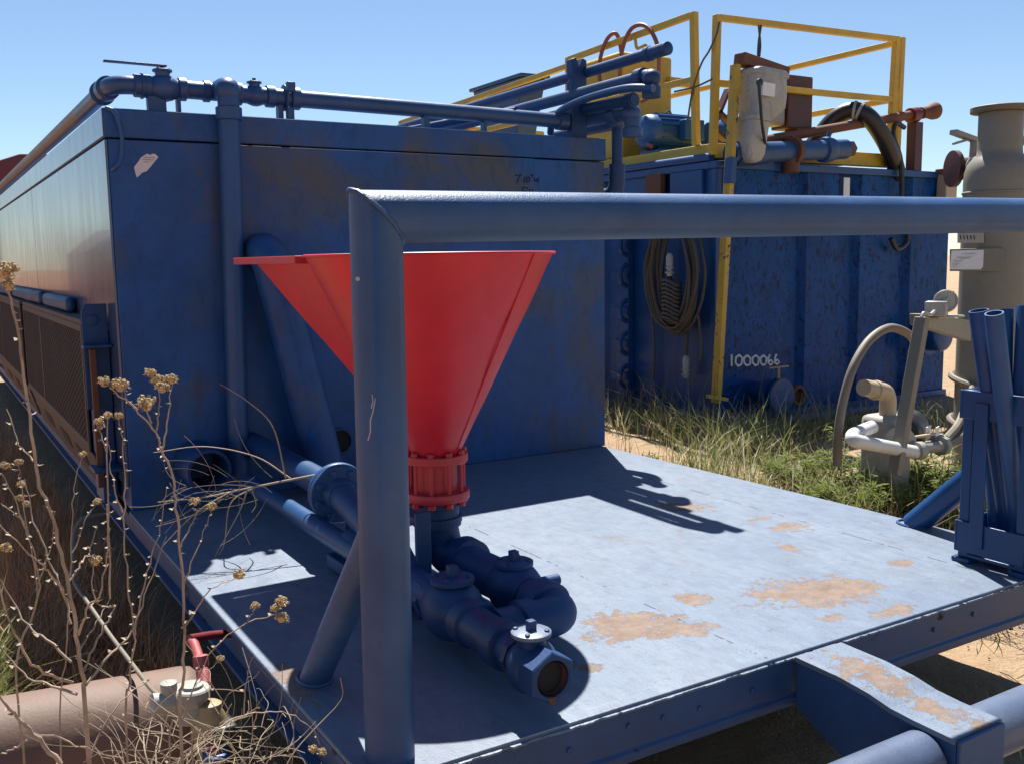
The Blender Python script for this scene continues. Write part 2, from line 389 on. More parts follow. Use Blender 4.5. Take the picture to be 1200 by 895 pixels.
MB().b2((1.134,-2.912,-.185), (1.294,-2.901,-.034)).build('bracket_cap', m_rail, T, bevel=.004)
m_pull = paint('worn_pull_bar_paint', (.075, .105, .175), .42, .25, .05, chipcol=(.16, .08, .05), faded=(.13, .15, .19), fade=.6, bump=.4)
for x0, x1 in ((.25, 1.134), (1.294, 2.3)):
    MB().lathe([(.05,0),(.062,.01),(.062,x1-x0-.01),(.05,x1-x0)], (x0,-2.83,-.105), (1,0,0), 32).build('pull_bar', m_pull, T)
# handrail with mitred corner
R_ = .0495; yr = -2.37
a0, a1 = V((.078, yr, 0)), V((.085, yr, 1.066)); e1 = V((2.395, yr, 1.092)); e0 = V((2.395, yr, 0))
hr = MB().tube([a0, a1], R_, 28, cap=False)
def mitre(b, path, r, n=28):
    path = [V(p) for p in path]; rings = []
    for i, p in enumerate(path):
        d0 = (p-path[i-1]).normalized() if i else None; d1 = (path[i+1]-p).normalized() if i < len(path)-1 else None
        nrm = (d0+d1).normalized() if d0 and d1 else (d0 or d1); base = d1 or d0
        yv = V((0,1,0)); side = base.cross(yv).normalized(); ring = []
        for k in range(n):
            a = 2*PI*k/n; q = p+(yv*math.cos(a)+side*math.sin(a))*r
            q = q-base*((q-p).dot(nrm)/base.dot(nrm)); ring.append(q)
        rings.append(ring)
    o = len(b.v)
    for rg in rings: b.v += rg
    for i in range(len(rings)-1):
        for k in range(n): l = (k+1) % n; b.f.append((o+i*n+k, o+i*n+l, o+(i+1)*n+l, o+(i+1)*n+k))
    return b
b = mitre(MB(), [a0, a1, e1, e0], R_); rail = b.build('handrail', m_rail, T)
# weld bead at the mitre
n = 40; bead = []
d0, d1 = (a1-a0).normalized(), (e1-a1).normalized(); nrm = (d0+d1).normalized()
for k in range(n):
    a = 2*PI*k/n; q = a1+(V((0,1,0))*math.cos(a)+d1.cross(V((0,1,0)))*math.sin(a))*(R_+.0005); q = q-d1*((q-a1).dot(nrm)/d1.dot(nrm)); bead.append(q+V((random.uniform(-1,1),random.uniform(-1,1),random.uniform(-1,1)))*.0013)
MB().tube(bead, .005, 6, closed=True).build('weld_bead', m_rail, rail)
b = MB().lathe([(.004,0),(.004,.002),(.002,.003)], at(419, 327, Y=yr-R_*.93), (-.25,-1,0), 10); b.build('plug', m_zinc, rail)
# scratch marks on the post
b = MB()
for seg in ([(436,462),(437,470),(435,478)], [(440,466),(437,482),(434,492),(434,506),(431,516)]):
    b.tube([at(x, y, Y=yr-R_*.985) for x, y in seg], .0011, 5)
b.build('scratch', m_zinc, rail)
MB().tube([(.078,-1.935,.0),(.079,-2.345,.46)], .036, 24, cap=False).build('rail_brace', m_rail, T)
MB().tube([(2.385,-1.875,.0),(2.392,-2.345,.46)], .044, 24, cap=False).build('rail_brace', m_rack, T)
for q in ((.078,-1.935), (2.385,-1.875)):
    pts = [V((q[0]+(.038 if q[0] < 1 else .045)*math.cos(a), q[1]+(.052 if q[0] < 1 else .062)*math.sin(a), .003)) for a in [2*PI*k/24 for k in range(24)]]
    MB().tube(pts, .005, 6, closed=True).build('weld_bead', m_rail, T)
# holes and stubs on the tank front
MB().lathe([(.0,.30),(.072,.30),(.074,.0),(.086,0),(.088,.006),(.088,.24)][::-1], (.27,-.24,.175), (0,1,0), 32, cap=False).build('pipe_stub', m_dark, T)
MB().lathe([(.026,0),(.026,.12)][::-1], (.905,-.002,.19), (0,-1,0), 24, cap=False)
MB().lathe([(.05,.0),(.05,.002)], (.905,-.004,.19), (0,1,0), 28).build('port_hole', m_hole, T)
MB().lathe([(.05,0),(.062,0),(.062,.012),(.05,.012),(.05,0)], (.905,-.0125,.19), (0,1,0), 28, cap=False).build('port_ring', m_dark, T)
# slanted line and riser
p = fillet([(.585,.05,1.02),(.585,-.12,1.035),(.80,-.14,.03),(.805,-.14,-.002)], .12)
MB().tube(p, .080, 28).build('suction_line', m_tank, T)
b = MB().tube(fillet([(.47,.07,1.69),(.47,-.055,1.69),(.435,-.055,.10)], .07), .043, 24)
b.lathe([(.043,0),(.052,.004),(.052,.05),(.043,.055)], (.468,-.055,1.555), (0,0,1), 28).ball((.468,-.052,1.672), .052, 20)
riser = b.build('riser_pipe', m_blue, T)
# line along the front top edge
yp = .07; zp = 1.682
path = fillet([(.055,.9,1.688),(.055,yp,1.688),(2.2,yp,1.668)], .10)
b = MB().tube(path, .036, 24)
for x0, x1, r in ((.13,.20,.045),(.155,.17,.05),(.30,.335,.046),(.40,.43,.043),(.535,.56,.046),(.66,.70,.045),(.735,.75,.055),(.765,.81,.047),(2.14,2.2,.045)):
    b.lathe([(.036,0),(r,.004),(r,x1-x0-.004),(.036,x1-x0)], (x0,yp,1.688-.0093*x0), (1,0,0), 28)
for y0, y1, r in ((.17,.24,.047),(.30,.33,.05)):
    b.lathe([(.036,0),(r,.004),(r,y1-y0-.004),(.036,y1-y0)], (.055,y0,1.688), (0,1,0), 28)
tp = b.build('top_line', m_blue, T)
MB().box((.755,yp-.05,1.72), (.035,.03,.04)).box((.755,yp-.03,1.61), (.03,.03,.05)).build('union_lug', m_blue, tp, bevel=.003)
m_edgepipe = paint('brown_grey_pipe_paint', (.13, .115, .105), .5, .2, .02, chipcol=(.07,.04,.03))  # brown-grey colour for the line along the tank's side edge
MB().tube([(.055,.36,1.688),(.055,8.4,1.70)], .036, 20).build('edge_line', m_edgepipe, T)
def valve(parent, c, d, upv, s, mat, lever=None, top=True, plate_mat=None, nm='valve', ls=1, hs=1):
    c, d, upv = V(c), V(d).normalized(), V(upv).normalized()
    b = MB().lathe([(r*s, h*s*ls) for r, h in [(.043,-.15),(.049,-.15),(.049,-.098),(.060,-.092),(.062,-.078),(.074,-.05),(.085,-.015),(.086,.02),(.076,.055),(.060,.082),(.058,.095),(.049,.10),(.049,.15),(.043,.15)]], c, d, 32)
    for q_ in (-.15, .105): b.lathe([(.05*s,q_*s*ls),(.064*s,(q_+.004)*s*ls),(.064*s,(q_+.041)*s*ls),(.05*s,(q_+.045)*s*ls)], c, d, 8)
    b.lathe([(.052*s,.02*s),(.045*s,(.085*s)*hs),(.05*s,(.10*s)*hs)], c, upv, 28)
    v = b.build(nm, mat, parent); k0 = .10*s*hs-.10*s
    MB().lathe([(.055*s,.100*s+k0),(.062*s,.102*s+k0),(.062*s,.113*s+k0),(.056*s,.116*s+k0),(.02*s,.118*s+k0)], c, upv, 24).build('bonnet_plate', plate_mat or mat, v)
    u = frame(upv)[0]; w_ = upv.cross(u); b = MB()
    R = Matrix((u, w_, upv)).transposed(); b.box(c+upv*(.13*s+k0), (.026*s, .026*s, .035*s), R); b.build('stem', mat, v, bevel=.002)
    for k in range(4):
        a = PI/4+k*PI/2; MB().lathe([(.008*s,.113*s+k0),(.008*s,.121*s+k0),(.005*s,.123*s+k0)], c+(u*math.cos(a)+w_*math.sin(a))*.049*s, upv, 8).build('bolt_head', mat, v)
    return v
v = valve(T, (.245,yp,1.685), (1,0,0), (0,0,1), .62, m_blue)
MB().box((.142,yp-.012,1.769), (.235,.024,.007)).build('lever', m_blue, v, bevel=.001)
valve(T, (.615,yp,1.681), (1,0,0), (0,0,1), .5, m_blue)
for x, w_ in ((.215,.07),(.30,.014),(.72,.022),(1.41,.028),(1.72,.014)):
    MB().b2((x-w_/2,yp-.02,1.5855), (x+w_/2,yp+.02,1.65)).build('line_support', m_blue, T, bevel=.002)
MB().lathe([(.17,0),(.17,.03),(.14,.055),(.06,.075),(.01,.08)], (1.62,1.4,1.585), (0,0,1), 28).build('hatch_dome', m_blue, T)
# bent bar handle on the corner, torn label, handwriting
MB().tube(fillet([(.012,-.006,1.583),(.04,-.03,1.57),(.062,-.03,1.49),(.055,-.03,1.40),(.03,-.03,1.355),(.02,-.003,1.35)], .04), .008, 10).build('corner_handle', m_blue, T)
pl = [(157,196),(162,190),(165,185),(172,180.5),(175,181.5),(176,182.5),(178,180.5),(182,181),(185.5,184.5),(181,190),(177,195),(172,201),(167,202.5),(160.5,208.5),(158.5,203)]
lab = MB().prism([at(x, y, Y=-.0008) for x, y in pl], (0,-.0018,0)).build('torn_label', m_paper, T)
b = MB()
for q in ([(169,185),(182,185.2)], [(167,187.3),(180,188)], [(168,190),(174,190.6)]):
    b.bar(at(*q[0], Y=-.0032), at(*q[1], Y=-.0032), .004, .0006)
b.build('label_print', m_ink, lab)
def strokes(lst, r, dy, mat, name, parent, Y):
    b = MB()
    for s_ in lst: b.tube([at(x, y, Y=Y) for x, y in s_], r, 6)
    return b.build(name, mat, parent)
hand = [[(603.5,206),(609,205),(606,215)], [(611,205),(610.5,207)], [(615.5,207),(614,214.5)], [(619,207.5),(616.8,211),(618,214.5),(620,213),(621,209),(619,207.5)], [(623,205),(622.7,207)], [(624.6,205),(624.3,207)], [(626,208.5),(627,213.5),(628.7,210),(630,214),(632,208)],
        [(616,220),(612.3,220.5),(612,224),(615,224.5),(615.5,227.5),(612,228.5)], [(618,220),(617.8,222)], [(621,222),(621,229)], [(624,222),(624,229)]]
strokes(hand, .0029, 0, m_ink, 'handwriting', T, -.001)
# belt guard of perforated sheet on the left side
G = -.075
def guard(y0, y1, z0, z1):
    g = MB(); 
    g.b2((G,y0,z1), (-.001,y1,z1+.022)).b2((G-.002,y0,z1-.03), (G+.006,y1,z1)).b2((G-.002,y0,z0), (G+.008,y1,z0+.035)).b2((G-.002,y0,z0+.035), (G+.008,y0+.03,z1-.03)).b2((G-.002,y1-.03,z0+.035), (G+.008,y1,z1-.03))
    ym = y0+(y1-y0)*.62; g.b2((G-.003,ym-.02,z0+.035), (G+.009,ym+.02,z1-.03))
    go = g.build('mesh_guard', m_guard, T, bevel=.002)
    MB().b2((G+.0005,y0+.03,z0+.035), (G+.0035,y1-.03,z1-.03)).build('mesh_sheet', m_mesh, go, smooth=0)
    MB().b2((-.012,y0+.02,z0+.05), (-.0005,y1-.02,z1-.04)).build('guard_backing', m_dark, go)
m_guard = paint('guard_grey_brown_paint', (.085, .068, .062), .65, .3, .03, spec=.2)
def meshmat():
    t = NT('perforated_sheet'); sp_ = t.n.new('ShaderNodeSeparateXYZ'); t.l.new(t.co(), sp_.inputs[0]); p = .024
    v = t.math('DIVIDE', sp_.outputs[2], .0155); row = t.math('FLOOR', v); u = t.math('ADD', t.math('DIVIDE', sp_.outputs[1], .085), t.math('MULTIPLY', row, .5))
    fu = t.math('SUBTRACT', t.math('FRACT', u), .5); fv = t.math('SUBTRACT', t.math('FRACT', v), .5)
    d = t.math('SQRT', t.math('ADD', t.math('POWER', t.math('ABSOLUTE', fu), 2), t.math('MULTIPLY', t.math('POWER', t.math('ABSOLUTE', fv), 2), .35)))
    m = t.ramp(d, .26, .34); c = t.mix(m, (.006,.005,.006), t.mix(t.noise(3, 4), (.036,.030,.034), (.085,.072,.074))); t.bump(m, .6, .004)
    return t.set(c, .8, spec=.08)
m_mesh = meshmat()
guard(.42, 3.1, .19, .735); guard(3.3, 6.2, .19, .735)
# slotted apron under the guard
for y0, y1 in ((.30, 2.9), (3.1, 6.0)):
    poly = [(G,y0,.19),(G,y1,.19),(-.02,y1,.0),(-.02,y0,.0)]
    ap = MB().prism(poly, (.006,0,0)).build('apron_plate', m_guard, T)
    for yc in (y0+.55, y0+1.15, y0+1.9):
        f = lambda yy, z: (G+(.055)*(.19-z)/.19-.003, yy, z)
        MB().prism([f(yc-.16,.065), f(yc+.16,.065), f(yc+.16,.135), f(yc-.16,.135)], (.004,0,0)).build('slot', m_hole, ap)
b = MB().prism([(-.10,.20,.40),(-.10,.20,.80),(-.085,.20,.83),(-.002,.20,.83),(-.002,.20,.40)], (0,.012,0)).lathe([(.022,0),(.022,.01),(.012,.012)], (-.06,.20,.765), (0,-1,0), 16)
b.b2((-.11,.12,.655), (-.002,.199,.667)).build('guard_bracket', m_dark, T, bevel=.002)
MB().b2((-.06,.213,.0), (-.002,.41,.72)).build('guard_post', m_tank, T, bevel=.004)
MB().b2((-.085,.15,.08), (-.06,.175,.65)).build('tie_rod', m_rust, T, bevel=.003)
MB().b2((-.11,.05,.16), (-.002,.199,.172)).build('guard_bracket', m_dark, T, bevel=.002)
for ya_, yb_, za_, zb_ in ((1.09, 2.12, .758, .835), (2.32, 4.2, .758, .84), (4.4, 5.6, .758, .84)):
    MB().b2((-.05,ya_,za_), (-.001,yb_,zb_)).build('cover_plate', m_dark, T, bevel=.028, seg=4)

# discharge manifold overhanging the right end of the tank (runs along the tank)
MF = thing('discharge_manifold', 'bundle of dark blue pipes jutting past the tank top toward the viewer', 'pipes', (2.25, .3, 1.585))
b = MB().tube([(2.30,2.6,1.90),(2.303,-.44,1.912)], .026, 18).tube([(2.303,-.44,1.912),(2.303,-.47,1.912)], .034, 18).tube([(2.303,-.47,1.912),(2.303,-.56,1.912)], .03, 18).lathe([(.024,0),(.03,.003),(.03,.03),(.02,.035)], (2.303,-.56,1.912), (0,-1,0), 18)
b.build('upper_pipe', m_dark, MF)
b = MB().tube(fillet([(2.20,2.5,1.785),(2.20,-.60,1.785),(2.20,-.60,1.70)], .05), .03, 18); b.lathe([(.03,0),(.042,.003),(.042,.05),(.03,.055)], (2.20,-.60,1.685), (0,0,1), 20).lathe([(.03,0),(.042,.003),(.042,.05),(.03,.055)], (2.20,-.50,1.785), (0,-1,0), 20).ball((2.2,-.6,1.77), .042, 14)
b.build('gun_pipe', m_dark, MF)
b = MB().tube(smoothline([at(766,104,X=2.17), at(735,104,X=2.14), at(700,112,X=2.14), at(672,122,X=2.14), at(655,132,X=2.14), at(647,143,X=2.16), at(645,156,X=2.2)]), .018, 14)
b.build('jumper_hose', m_blue, MF)
b = MB().tube([at(657,134,X=2.28), at(744,117,X=2.28)], .027, 18).lathe([(.03,0),(.034,.002),(.034,.05),(.028,.052)], at(735,119,X=2.28), (0,-1,0), 18); b.build('lower_pipe', m_dark, MF)
p1, p2 = at(670,142,X=2.34), at(741,131,X=2.34); b = MB().tube(fillet([p1, p2, p2+V((0,0,-.10))], .06), .039, 20)
b.lathe([(.04,0),(.05,.003),(.05,.05),(.04,.055)], p2+V((0,.16,-.003)), (0,-1,0), 24).ball(p2+V((0,.01,-.01)), .05, 16).lathe([(.04,0),(.05,.003),(.05,.04),(.04,.045)], p2+V((0,0,-.12)), (0,0,1), 24); b.build('header_pipe', m_blue, MF)
p1, p2 = at(650,160,X=2.46), at(723,146,X=2.46); b = MB().tube(fillet([p1, p2, p2+V((.0,0,-.22))], .05), .028, 18).ball(p2, .037, 14).tube(fillet([p2+V((0,0,-.2)), p2+V((0,0,-.36)), p2+V((-.09,.30,-.36))], .08), .042, 18)
b.build('drop_pipe', m_dark, MF)
z0 = at(678,73,X=2.25).z+.012; yq = at(678,76,X=2.25).y
MB().prism([(2.21,yq,1.586),(2.30,yq,1.586),(2.30,yq,z0),(2.275,yq,z0+.01),(2.255,yq,z0-.03),(2.235,yq,z0+.01),(2.21,yq,z0),(2.21,yq,z0-.07),(2.225,yq,z0-.09),(2.21,yq,z0-.11)], (0,.05,0)).build('pipe_support', m_dark, MF, bevel=.003)
MB().tube([at(440,160,X=1.5), at(605,130,X=1.9)], .02, 12).build('lower_pipe', m_dark, MF)

# ------------------------------------------------------------------ red mud hopper
HX, HY = .613, -1.538
H = thing('mud_hopper', 'red steel cone hopper with flared feed lip on blue valve pipework', 'hopper', (HX, HY, 0))
def hopper():
    hw, yb, r, zt, zb, rb = .283, -.74, .358, 1.0, .42, .072
    n1 = 56; top = []; a0 = math.atan2(math.sqrt(r*r-hw*hw), hw)
    for k in range(n1+1):
        a = a0-(2*a0+PI-0)*0 - (PI+2*a0)*k/n1
        top.append(V((HX+r*math.cos(a), HY+r*math.sin(a), zt)))
    # from right junction clockwise round the front to the left junction, then the feed lip
    for k in range(1, 9): top.append(V((HX-hw, top[n1].y+(yb-top[n1].y)*k/8, zt)))
    for k in range(1, 9): top.append(V((HX-hw+2*hw*k/8, yb, zt)))
    for k in range(1, 8): top.append(V((HX+hw, yb+(top[0].y-yb)*k/8, zt)))
    N = len(top); rows = 14; b = MB()
    angs = []
    for p in top: angs.append(math.atan2(p.y-HY, p.x-HX))
    def ring(off):
        out = []
        for j in range(rows+1):
            t = j/rows
            for p, a in zip(top, angs):
                q = V((HX+rb*math.cos(a), HY+rb*math.sin(a), zb)); s_ = p.lerp(q, t)
                rad = V((math.cos(a), math.sin(a), 0)); out.append(s_-rad*off*(1 if t < 1 else .5))
        return out
    o_, i_ = ring(0), ring(.004)
    import mathutils
    for L_q in (o_, i_):
        for q in L_q: f_ = .006*mathutils.noise.noise(V((q.x*5, q.y*5, q.z*4)))*min(1, (q.z-zb)*6); dxy = V((q.x-HX, q.y-HY, 0)); q += dxy.normalized()*f_
    b.v = o_+i_; m = len(o_)
    for j in range(rows):
        for k in range(N):
            l = (k+1) % N; b.f.append((j*N+k, j*N+l, (j+1)*N+l, (j+1)*N+k)); b.f.append((m+j*N+k, m+(j+1)*N+k, m+(j+1)*N+l, m+j*N+l))
    for k in range(N): l = (k+1) % N; b.f.append((k, m+k, m+l, l))
    c = b.build('cone', m_red, H, smooth=24)
    aw = -1.15; MB().tube(smoothline([V((HX+(r+.001)*math.cos(aw), HY+(r+.001)*math.sin(aw), zt-.004)), V((HX+((r+rb)/2+.001)*math.cos(aw), HY+((r+rb)/2+.001)*math.sin(aw), (zt+zb)/2)), V((HX+(rb+.001)*math.cos(aw), HY+(rb+.001)*math.sin(aw), zb+.002))], 10), [.0028+.0006*random.random() for _ in range(21)], 6).build('weld_seam', m_red, c)
    pts = [V((p.x, p.y, zt+.0005)) for p in top[:n1+1]]
    MB().tube(pts, .0045, 8).build('rim_bead', m_red, c)
    # feed lip: folded plate round the three straight sides
    lw = .05; b = MB(); y1 = top[n1].y-.01
    b.b2((HX-hw-lw,y1,zt-.02), (HX-hw-.0,yb+lw,zt+.003)).b2((HX+hw,y1,zt-.02), (HX+hw+lw,yb+lw,zt+.003)).b2((HX-hw+.001,yb,zt-.0195), (HX+hw-.001,yb+lw,zt+.0025))
    b.build('feed_lip', m_redd, H, bevel=.0015)
hopper()
def boltring(parent, c, d, rad, n, r, L0, L1, mat, ph=0, head=True):
    c = V(c); u, w_, d = frame(d)
    for k in range(n):
        a = ph+2*PI*k/n; q = c+(u*math.cos(a)+w_*math.sin(a))*rad
        b = MB().lathe([(r*.5,L0),(r*.5,L1)], q, d, 8)
        if head: b.lathe([(r,L1-.004),(r,L1+.008),(r*.8,L1+.01)], q, d, 6).lathe([(r*.8,L0-.01),(r,L0-.008),(r,L0+.004)], q, d, 6)
        b.build('bolt', mat, parent, smooth=30)
fl = MB().lathe([(.078,0),(.094,0),(.096,.002),(.096,.024),(.094,.026),(.078,.026)], (HX,HY,.396), (0,0,1), 40).build('flange', m_redd, H)
boltring(fl, (HX,HY,.396), (0,0,1), .083, 10, .0115, -.118, .028, m_redd)
MB().lathe([(.062,0),(.062,.09)], (HX,HY,.31), (0,0,1), 36).build('neck', m_redd, H)
MB().lathe([(.076,0),(.097,0),(.099,.003),(.099,.023),(.097,.026),(.076,.026)], (HX,HY,.285), (0,0,1), 40).build('flange', m_redd, H)
b = MB().lathe([(.060,0),(.075,.002),(.075,.018),(.066,.02),(.066,.045),(.072,.048),(.072,.07)], (HX,HY,.214), (0,0,1), 36); b.build('neck', m_dark, H)
zl = .102; X1, X2 = .662, .435
b = MB().tube(fillet([(HX,HY,.225),(HX+.02,HY,zl+.01),(X1,HY-.30,zl)], .10), .058, 28)
b.lathe([(.05,0),(.068,.004),(.068,.05),(.05,.055)], (X1-.008,HY-.08,zl+.012), (0.02,-1,-.04), 28).lathe([(.06,0),(.072,.004),(.072,.03),(.06,.034)], (HX,HY,.20), (0,0,1), 28)
b.build('elbow', m_dark, H)
MB().tube([(X1,HY-.25,zl),(X1,-2.0,zl)], .044, 24).build('line_pipe', m_dark, H)
valve(H, (X1,-1.895,zl), (0,-1,0), (0,0,1), .86, m_dark, hs=.72)
b = MB().tube([(X1+.05,-1.93,zl+.01),(X1+.12,-1.93,zl+.01)], .016, 14); b.build('drain_nipple', m_dark, H)
# front elbow and crossover to the second line
yc = -2.135
b = MB().tube(fillet([(X1,-2.03,zl),(X1,yc,zl),(X2+.03,yc,zl)], .095), .050, 28)
b.lathe([(.045,0),(.062,.004),(.062,.055),(.05,.06)], (X1,-2.02,zl), (0,-1,0), 28).lathe([(.05,0),(.060,.004),(.060,.04),(.045,.045)], (X1-.095,yc,zl), (-1,0,0), 28)
b.build('elbow', m_dark, H)
MB().tube([(X2,-1.30,zl+.02),(X2,-2.30,zl)], .044, 24).build('line_pipe', m_dark, H)
b = MB().lathe([(.044,0),(.056,.004),(.057,.05),(.050,.055),(.050,.16),(.057,.165),(.057,.21),(.044,.215)], (X2,yc+.105,zl), (0,-1,0), 28); b.build('tee', m_dark, H)
valve(H, (X2+.01,-1.95,zl), (0,-1,0), (0,0,1), .92, m_dark, hs=.78)
v = valve(H, (X2-.008,-2.352,zl), (0,-1,0), (0,0,1), .72, m_dark, plate_mat=m_deck, ls=.6, hs=.95)
ym = -2.437; xm = X2-.008
hexo = [V((xm+.059*math.cos(PI/6+k*PI/3), ym, zl+.059*math.sin(PI/6+k*PI/3))) for k in range(6)]; b = MB(); n_ = 24
outer = []
for k in range(n_):
    a = 2*PI*k/n_; m6 = (a-PI/6) % (PI/3)-PI/6; rr = .059*math.cos(PI/6)/math.cos(m6); outer.append((rr*math.cos(a), rr*math.sin(a)))
for yy_, f_ in ((ym+.055, 1), (ym+.003, 1), (ym, .95)):
    for (p_, q_) in outer: b.v.append(V((xm+p_*f_, yy_, zl+q_*f_)))
for r_, yy_ in ((.040, ym), (.037, ym+.04)):
    for k in range(n_): a = 2*PI*k/n_; b.v.append(V((xm+r_*math.cos(a), yy_, zl+r_*math.sin(a))))
for i in range(4):
    for k in range(n_): b.f.append((i*n_+k, i*n_+(k+1) % n_, (i+1)*n_+(k+1) % n_, (i+1)*n_+k))
b.build('hex_end', m_dark, v, smooth=25)
MB().lathe([(.0,.0),(.0385,.0)], (xm,ym+.0165,zl), (0,-1,0), 24, cap=False).build('open_mouth', m_hole, v)
MB().lathe([(.0385,.004),(.0385,.022),(.0355,.022),(.0355,.004)], (xm,ym,zl), (0,1,0), 24, cap=False).build('mouth_ring', m_rust, v)
MB().prism([(xm-.015,ym-.0012,zl-.040),(xm+.010,ym-.0012,zl-.041),(xm+.004,ym-.0012,zl-.054),(xm-.004,ym-.0012,zl-.060),(xm-.010,ym-.0012,zl-.052)], (0,.002,0)).build('rust_streak', m_rust, v)
# venturi line from the second line to the tank with its big flange
pa, pb = V((.44,-1.62,.16)), V((.50,-1.03,.215))
MB().tube([V((X2,-1.72,zl+.005)), pa, pb], .046, 24).build('line_pipe', m_blue, H)
dd = (pa-pb).normalized()
MB().tube([V((.505,-.02,.225)), pb], .05, 24).build('line_pipe', m_dark, H)
b = MB().lathe([(.048,0),(.098,.001),(.10,.004),(.10,.02),(.098,.023),(.048,.024)], pb-dd*.026, dd, 40).lathe([(.048,0),(.098,.001),(.10,.004),(.10,.02),(.098,.023),(.06,.024),(.048,.05)], pb, dd, 40)
fl = b.build('flange', m_blue, H); boltring(fl, pb, dd, .079, 8, .012, -.03, .026, m_blue, .3)
MB().lathe([(.02,0),(.022,.003),(.022,.022),(.012,.026)], (.545,-1.30,.26), (-.5,-1,0), 6).build('union_nut', m_redd, H)
# low pipe beside it, saddle and strap
MB().tube([(.415,-.25,.115),(.412,-1.52,.115)], .034, 20).build('drain_line', m_blue, H)
b = MB().b2((.40,-1.66,.012), (.56,-1.16,.055)); b.build('saddle', m_dark, H, bevel=.004)
MB().b2((.47,-1.20,.056), (.53,-1.16,.15)).build('saddle', m_dark, H, bevel=.003)
MB().b2((.455,-1.725,.0), (.50,-1.712,.30)).b2((.455,-1.71,.27), (.50,-1.6,.285)).build('strap', m_dark, H, bevel=.002)
b = MB().tube([(.38,-1.63,zl-.02),(.30,-1.66,zl-.02)], .02, 12).lathe([(.022,0),(.03,.002),(.03,.03),(.022,.032)], (.335,-1.65,zl-.02), (-1,-.3,0), 6); b.build('drain_nipple', m_dark, H)

# ------------------------------------------------------------------ pipe rack on the deck corner
K = thing('pipe_rack', 'bright blue open steel rack standing on the right front corner of the deck', 'rack', (2.24, -2.33, 0))
x0, x1, y0, y1 = 2.155, 2.315, -2.425, -2.235
for x in (x0, x1):
    for y in (y0, y1): MB().b2((x-.006,y-.006,.0165), (x+.006,y+(.032 if y == y0 else .006),.555)).b2((x-.0055,y-.0055 if y == y0 else y-.031,.0165), (x+(.032 if x == x0 else -.026),y+.0055,.554)).build('post', m_rack, K, bevel=.002) if False else MB().bar((x,y,.0165), (x,y,.555), .034, .034).build('post', m_rack, K, bevel=.003)
for zc, hh in ((.51,.09), (.085,.10)):
    q = .0175
    for lo, hi in (((x0-q-.008,y0-q-.008,zc-hh/2),(x1+q+.008,y0-q-.0005,zc+hh/2)), ((x0-q-.008,y1+q+.0005,zc-hh/2),(x1+q+.008,y1+q+.008,zc+hh/2)), ((x0-q-.008,y0-q,zc-hh/2),(x0-q-.0005,y1+q,zc+hh/2)), ((x1+q+.0005,y0-q,zc-hh/2),(x1+q+.008,y1+q,zc+hh/2))): MB().b2(lo, hi).build('band', m_rack, K, bevel=.002)
MB().b2((x0-.016,y0-.016,.018), (x1+.016,y1+.016,.03)).build('floor_plate', m_rack, K, bevel=.002)
for x in (x0, x1):
    for y in (y0, y1): MB().b2((x-.03,y-.03,.001), (x+.03,y+.03,.0155)).build('foot', m_rack, K, bevel=.002)
MB().b2((x0-.033,y1-.075,.06), (x0-.026,y1-.03,.52)).build('strap', m_rack, K, bevel=.002)
tubes = [(at(1180,606,Y=-2.31),at(1147,364,Y=-2.27),.030,'leftmost open blue pipe leaning outward in the corner rack',m_rack), (at(1192,612,Y=-2.35),at(1165,367,Y=-2.37),.027,'short grey-rimmed blue pipe in front of the leaning pipes in the rack',m_blue),
         (at(1172,598,Y=-2.26),at(1178,362,Y=-2.235),.027,'blue pipe standing upright behind the other pipes in the rack',m_rack), (at(1190,608,Y=-2.30),at(1205,358,Y=-2.30),.032,'tall thick blue pipe at the right edge of the rack',m_rack), (at(1166,606,Y=-2.27),at(1158,490,Y=-2.262),.022,'short light blue pipe with a rusty streak low in the rack',m_motor)]
for a, c, r, lb, mt in tubes:
    a, c = V(a), V(c); a = a+(c-a)*((.032-a.z)/(c.z-a.z)); t = thing('loose_pipe', lb, 'pipe', a, 'blue pipes stored in the deck rack')
    Lq = (c-a).length
    MB().lathe([(r-.005,.3*Lq),(r-.005,Lq),(r-.001,Lq),(r,Lq-.002),(r,0)], a, c-a, 24, cap=False).build('pipe_wall', mt, t)

# ------------------------------------------------------------------ second tank
TX, TY, TZ = 4.95, 1.92, 1.75
S = thing('corrugated_tank', 'bright blue corrugated steel tank with a yellow railed platform on top', 'tank', (TX, TY, GZ))
W2, L2 = 3.05, 9.5; zb = -.36
# corrugated front
ribs = [(5.78,5.98),(6.44,6.68),(7.13,7.40)]; b = MB(); prof = [(TX,0)]
for a, c in ribs: prof += [(a-.035,0),(a+.02,.06),(c-.02,.06),(c+.035,0)]
prof += [(TX+W2,0)]
vs = []
for x, dy in prof: vs += [(x,TY+dy,zb),(x,TY+dy,TZ-.06)]
b.add(vs, [(2*i,2*i+2,2*i+3,2*i+1) for i in range(len(prof)-1)])
b.build('front_wall', m_t2, S, smooth=20)
b = MB(); vs = []; prof = [(TY,0)]
yy = TY+.45
while yy < TY+L2-.5: prof += [(yy,0),(yy+.06,.05),(yy+.26,.05),(yy+.32,0)]; yy += .8
prof += [(TY+L2,0)]
for y, dx in prof: vs += [(TX+dx,y,zb),(TX+dx,y,TZ-.06)]
b.add(vs, [(2*i,2*i+1,2*i+3,2*i+2) for i in range(len(prof)-1)]); b.build('side_wall', m_t2s, S, smooth=20)
MB().b2((TX+W2-.02,TY+.001,zb), (TX+W2,TY+L2,TZ-.06)).b2((TX,TY+L2-.02,zb), (TX+W2-.021,TY+L2,TZ-.06)).build('back_wall', m_t2s, S)
